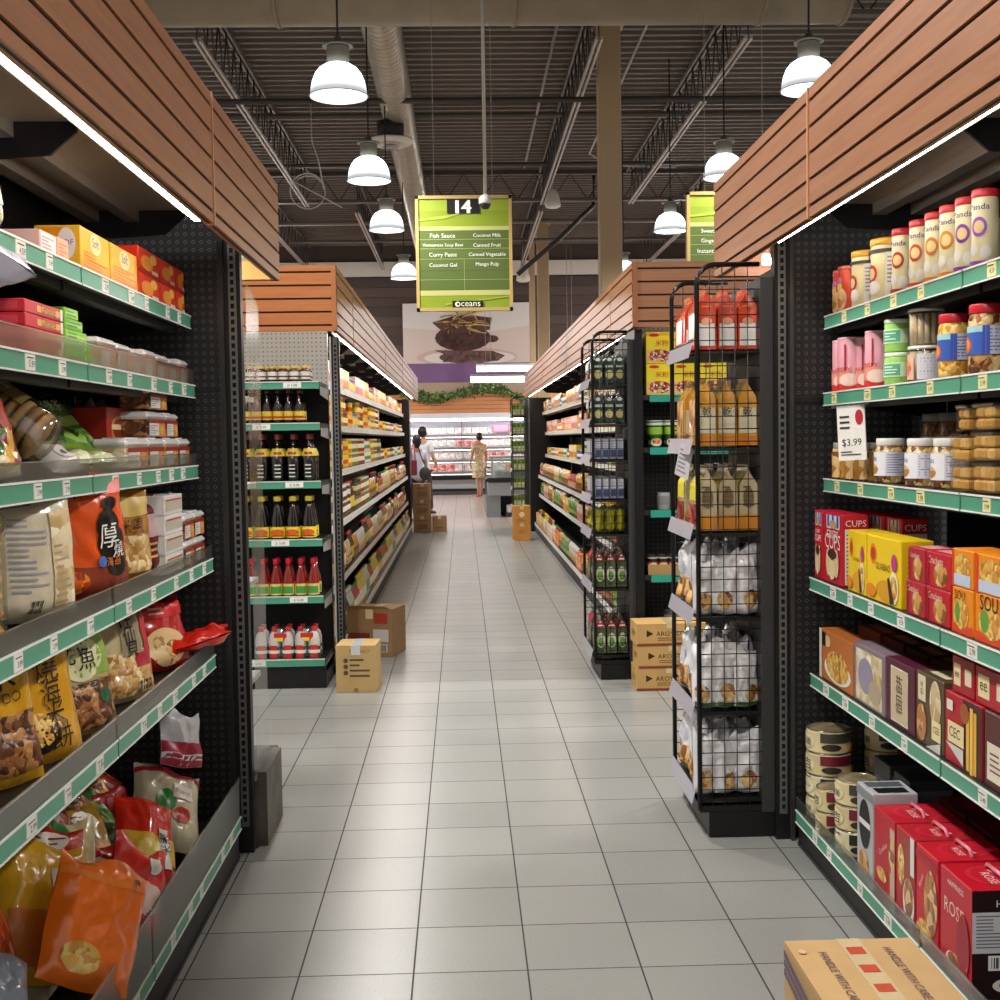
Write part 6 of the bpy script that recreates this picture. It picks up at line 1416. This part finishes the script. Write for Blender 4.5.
b = MB(); b.box(.85, 1.35, 34.62, 34.64, 1.72, 1.96, P('d87ca4')); b.box(.9, 1.3, 34.615, 34.62, 1.75, 1.93, P('e8b4c8')); tag(b.build('cooler_sign'), 'pink sign on the top shelf of the far cooler', 'sign')
# leaf garland along the wood band
b = MB(); random.seed(11)
lm = [mt('3c5a24', .6), mt('587a30', .6), mt('28401c', .6), mt('88a448', .6), mt('44361c', .7)]
vine = []
for i in range(1500):
    t = random.random(); x = -2.6+5.0*t
    dens = .3+.7*abs(math.sin(x*1.7+.6))
    z = 2.86+.13*math.sin(x*2.3)+random.gauss(0, .07*dens+.02)-(.22*max(0, x-1.3))
    y = 34.86+random.uniform(-.08, .08)
    s = random.uniform(.035, .08); a = random.uniform(0, 2*PI); n = len(b.v); tl = random.uniform(-.8, .8)
    dx = Vector((math.cos(a), tl*.5, math.sin(a))).normalized(); dz = dx.cross(Vector((tl, -1, random.uniform(-.5, .5)))).normalized()
    c = Vector((x, y, z))
    b.v += [c-dx*s, c+dz*s*.45, c+dx*s, c-dz*s*.45]; b.face((n, n+1, n+2, n+3), lm[int(random.random()**1.4*4.99)])
o = b.build('leaf_garland'); tag(o, 'trailing green vine garland draped over the orange wood band at the back', 'garland')
b = MB(); b.tube([(-2.6+5.0*t/30, 34.9, 2.88+.13*math.sin((-2.6+5.0*t/30)*2.3)-.22*max(0, -2.6+5.0*t/30-1.3)) for t in range(31)], .014, lm[4], 5); b.build('stem', o)
# steel island freezer, right of the far aisle
o = empty('steel_freezer', (1.05, 24.4, 0)); tag(o, 'grey stainless steel island freezer with black rim at the far right of the aisle', 'freezer')
SS = mt('a8acae', .35, .6); SS2 = mt('8c9092', .4, .5)
bxA(.50, 1.7, 24.0, 25.4, .42, .70, SS, 'body', o, .02); bxA(.46, 1.74, 23.96, 25.44, .70, .78, mt('121212', .4), 'rim', o, .02)
bxA(.46, .74, 24.05, 25.3, 0, .42, SS2, 'pedestal', o); bxA(.76, 1.7, 24.5, 25.3, 0, .42, mt('1c1c1c', .6), 'undershelf', o)
b = MB(); b.box(.56, .60, 24.0, 24.04, .78, 1.16, SS); b.box(1.66, 1.70, 24.0, 24.04, .78, 1.16, SS); b.box(.52, 1.72, 23.98, 25.3, 1.16, 1.2, SS); bA(b, 'canopy_frame', o)
bxA(.6, 1.66, 24.01, 24.02, .80, 1.14, clear('f0f6f6', .25, 'fg'), 'glass', o); bxA(.62, 1.62, 24.2, 25.2, .70, .90, mt('dfe4e4', .5, mott=.2, ms=14), 'ice_bed', o)
b = MB(); b.box(.86, 1.05, 24.1, 24.3, .08, .24, mt('d8d8d4', .4), .02); b.box(.84, 1.2, 24.06, 24.4, .0, .08, mt('303030', .6)); bA(b, 'stored_bin', o)
o = empty('shopping_trolley', (.42, 25.6, 0)); tag(o, 'narrow grey trolley frame beside the steel freezer', 'trolley')
b = MB()
for x in (.47, .62):
    b.tube([(x, 25.3, .06), (x, 25.35, .5), (x, 25.3, .95)], .02, mt('5c6062', .4, .6), 6)
b.tube([(.47, 25.3, .95), (.62, 25.3, .95)], .02, mt('5c6062', .4, .6), 6); bA(b, 'frame', o)
bxA(.46, .63, 25.32, 25.6, .35, .8, mt('74787a', .4, .5), 'basket', o)

# ------------------------------------------------------------------ people
def skinned(name, parent, pts, edges, mat, sub=2):
    me = bpy.data.meshes.new(name); me.from_pydata([p[:3] for p in pts], edges, []); me.materials.append(mat)
    o = bpy.data.objects.new(name, me); COL.objects.link(o)
    if parent: o.parent = parent
    m = o.modifiers.new('skin', 'SKIN')
    for i, p in enumerate(pts):
        sv = me.skin_vertices[0].data[i]; r = p[3]; sv.radius = (r, p[4] if len(p) > 4 else r); sv.use_root = (i == 0)
    s = o.modifiers.new('sub', 'SUBSURF'); s.levels = sub; s.render_levels = sub
    m.use_smooth_shade = True
    return o
SKIN = mt('c99878', .55); HAIR = mt('14100e', .5)
def hand(P_, side):
    """palm and five short finger chains hanging from the wrist P_"""
    x, y, z = P_; pts = [(x, y, z, .022, .014), (x, y, z-.05, .036, .014), (x, y, z-.085, .034, .013)]; ed = [(0, 1), (1, 2)]
    for i, (dy, L_) in enumerate(((-.028, .06), (-.01, .07), (.01, .066), (.027, .05))):
        n = len(pts); pts += [(x, y+dy, z-.09, .009), (x+side*.004, y+dy, z-.09-L_*.55, .0085), (x-side*.012, y+dy, z-.09-L_, .007)]; ed += [(2, n), (n, n+1), (n+1, n+2)]
    n = len(pts); pts += [(x-side*.004, y-.045, z-.05, .011), (x-side*.012, y-.058, z-.08, .009)]; ed += [(1, n), (n, n+1)]
    return pts, ed
def person(loc, h, rz, label, top, bottom, hairlong=False, dress=False, stride=.06, lean=.0, arms=((.0, .0), (.0, .0)), shoe='303030', face=0.):
    o = empty('person', loc, rz); tag(o, label, 'person')
    k = h/1.70; sw = .185*k if not dress else .165*k
    P3 = lambda x, y, z, r, r2=None: (x*k, y*k, z*k, r*k, (r2 or r)*k)
    # body faces -Y locally
    pts = [P3(0, 0, .92, .085, .07), P3(0, .0, 1.05, .08, .065), P3(0, 0, 1.25, .10, .07), P3(0, 0, 1.38, .11, .075), P3(0, 0, 1.45, .045, .045), P3(0, -.015, 1.51, .045, .045), P3(0, -.02, 1.57, .072, .085), P3(0, -.015, 1.64, .065, .08)]
    ed = [(i, i+1) for i in range(7)]
    hands = []
    for s, (sx, fy) in zip((-1, 1), arms):
        n = len(pts)
        pts += [P3(s*.155, 0, 1.38, .052), P3(s*(.20+sx*.3), -fy*.3, 1.12, .038), P3(s*(.205+sx), -.04-fy, .90+fy*.5, .026)]
        ed += [(3, n), (n, n+1), (n+1, n+2)]; hands.append((pts[-1], s))
        hp, he = hand((pts[-1][0], pts[-1][1], pts[-1][2]), s); m_ = len(pts); pts += hp; ed += [(n+2, m_)]+[(a+m_, b_+m_) for a, b_ in he]
        n = len(pts); q = s*stride
        pts += [P3(s*.085, 0, .82, .078), P3(s*.09, q, .48, .05), P3(s*.09, q*1.4+.01, .26, .046), P3(s*.09, q*1.8, .08, .03), P3(s*.10, q*1.8-.12, .035, .032, .025)]
        ed += [(0, n), (n, n+1), (n+1, n+2), (n+2, n+3), (n+3, n+4)]
    skinned('body', o, pts, ed, SKIN)
    # clothes follow the body
    tm, bm = top, bottom
    tp = [P3(0, 0, .80, .15, .12), P3(0, 0, .92, .145, .12), P3(0, 0, 1.06, .13, .11), P3(0, 0, 1.25, .145, .112), P3(0, 0, 1.38, .12, .088), P3(0, 0, 1.43, .06, .058)]
    te = [(0, 1), (1, 2), (2, 3), (3, 4), (4, 5)]
    for s, (sx, fy) in zip((-1, 1), arms):
        n = len(tp); tp += [P3(s*.155, 0, 1.375, .064), P3(s*(.19+sx*.2), -fy*.18, 1.20, .055)]; te += [(4, n), (n, n+1)]
    skinned('dress' if dress else 'shirt', o, tp, te, tm)
    if dress:
        b = MB(); b.lathe([(.135*k, 1.0*k), (.16*k, .9*k), (.185*k, .75*k), (.20*k, .60*k), (.205*k, .52*k)], tm, 20, cap=False)
        for v in b.v: v.y *= .78
        b.build('skirt', o)
    else:
        bp = [P3(0, 0, .90, .135, .11)]; be = []
        for s in (-1, 1):
            q = s*stride; n = len(bp); bp += [P3(s*.085, 0, .80, .088), P3(s*.09, q, .48, .065), P3(s*.09, q*1.7, .10, .055)]; be += [(0, n), (n, n+1), (n+1, n+2)]
        skinned('trousers', o, bp, be, bm)
    for s in (-1, 1):
        q = s*stride*1.8
        sp = [P3(s*.09, q+.03, .045, .04, .04), P3(s*.095, q-.08, .04, .042, .034), P3(s*.10, q-.15, .032, .034, .026)]
        skinned('shoe', o, sp, [(0, 1), (1, 2)], mt(shoe, .5))
    hb = MB()
    def hf(a, c, cx=0., cy=.018, cz=1.615, rx=.088, ry=.104, rz=.108):
        th = 2*PI*a; ph = PI*c
        d = Vector((math.cos(th)*math.sin(ph), math.sin(th)*math.sin(ph), math.cos(ph)))
        fr = max(0, -d.y)*max(0, .35-d.z)          # keeps the face free
        q = 1-.55*min(1, fr*2.2)
        return ((cx+d.x*rx*q)*k, (cy+d.y*ry*q+.03*fr)*k, (cz+d.z*rz*(1 if d.z > 0 or not hairlong else 1.5))*k)
    hb.surf(hf, 20, 14, HAIR); hb.build('hair', o)
    fm = MB(); 
    for s in (-1, 1):
        fm.lathe([(.001, -.006*k), (.009*k, 0), (.001, .006*k)], mt('1a1410', .3), 8, s*.03*k, -.108*k)
    for v in fm.v: v.z += 1.59*k
    e = fm.build('eyes', o)
    fm = MB(); fm.box(-.009*k, .009*k, -.125*k, -.095*k, 1.545*k, 1.585*k, SKIN, .006*k); fm.build('nose', o)
    fm = MB(); fm.box(-.022*k, .022*k, -.107*k, -.09*k, 1.522*k, 1.532*k, mt('a05048', .5), .003*k); fm.build('mouth', o)
    for s in (-1, 1):
        fm = MB(); fm.box(s*.075*k, s*.088*k, -.03*k, .0, 1.555*k, 1.615*k, SKIN, .005*k); fm.build('ear', o)
    return o
def floral():
    m, N, L, b = newmat('floral')
    tc = N.new('ShaderNodeTexCoord'); v = N.new('ShaderNodeTexVoronoi'); v.inputs['Scale'].default_value = 22
    L.new(tc.outputs['Object'], v.inputs['Vector']); sp = N.new('ShaderNodeSeparateColor'); L.new(v.outputs['Color'], sp.inputs[0])
    cr = N.new('ShaderNodeValToRGB'); cr.color_ramp.interpolation = 'CONSTANT'; E = cr.color_ramp.elements
    cols = ['ecdcae', 'e8a47c', 'b8bc8c', 'dc8c78', 'f0e4c4', 'd8c090', 'e8d8b0']
    while len(E) < len(cols): E.new(.5)
    for i, c in enumerate(cols): E[i].position = i/len(cols); E[i].color = (*lin(c), 1)
    L.new(sp.outputs[0], cr.inputs[0]); L.new(cr.outputs[0], b.inputs['Base Color']); return m
person((.46, 32.7, 0), 1.70, R(200), 'person in a floral knee-length dress and pink shoes standing before the meat cooler', floral(), None, dress=True, stride=.08, shoe='e84878', arms=((.02, .05), (.02, .02)))
pw = person((-.86, 23.2, 0), 1.62, R(205), 'person with black bobbed hair in a lilac-white top, seen behind the far carton stack', mt('d8d4ea', .7), mt('1c1c20', .7), hairlong=True)
pm = person((-.80, 25.3, 0), 1.80, R(150), 'person with short dark hair in a white shirt behind the one in lilac', mt('e8ecf4', .7), mt('3a3c44', .7), arms=((.0, .12), (.0, .12)))
o = empty('handbag', (-.70, 23.05, .78)); tag(o, 'dark grey round shoulder bag on the right hip of the person in lilac', 'bag')
b = MB(); b.surf(lambda s, t: (.11*math.cos(2*PI*s)*math.sin(PI*t), .05*math.sin(2*PI*s)*math.sin(PI*t), .13*math.cos(PI*t)+.13), 16, 10, mt('34342c', .5)); b.build('pouch', o)
b = MB(); b.tube([(.02, 0, .24), (-.06, .02, .42), (-.12, .08, .62)], .012, mt('2a2a24', .6), 6); b.build('strap', o)
o = empty('backpack', (-.93, 23.03, .88)); tag(o, 'small dark red bag with red straps carried by the person in lilac', 'bag')
b = MB(); b.box(-.07, .08, -.06, .03, 0, .3, mt('7c1c24', .6), .02); b.build('pouch', o)
b = MB(); b.tube([(-.03, -.03, .3), (-.02, -.02, .45), (0, .05, .58)], .012, mt('a82c34', .6), 6); b.tube([(.05, -.03, .3), (.04, -.02, .45), (.03, .05, .58)], .012, mt('a82c34', .6), 6); b.build('strap', o)
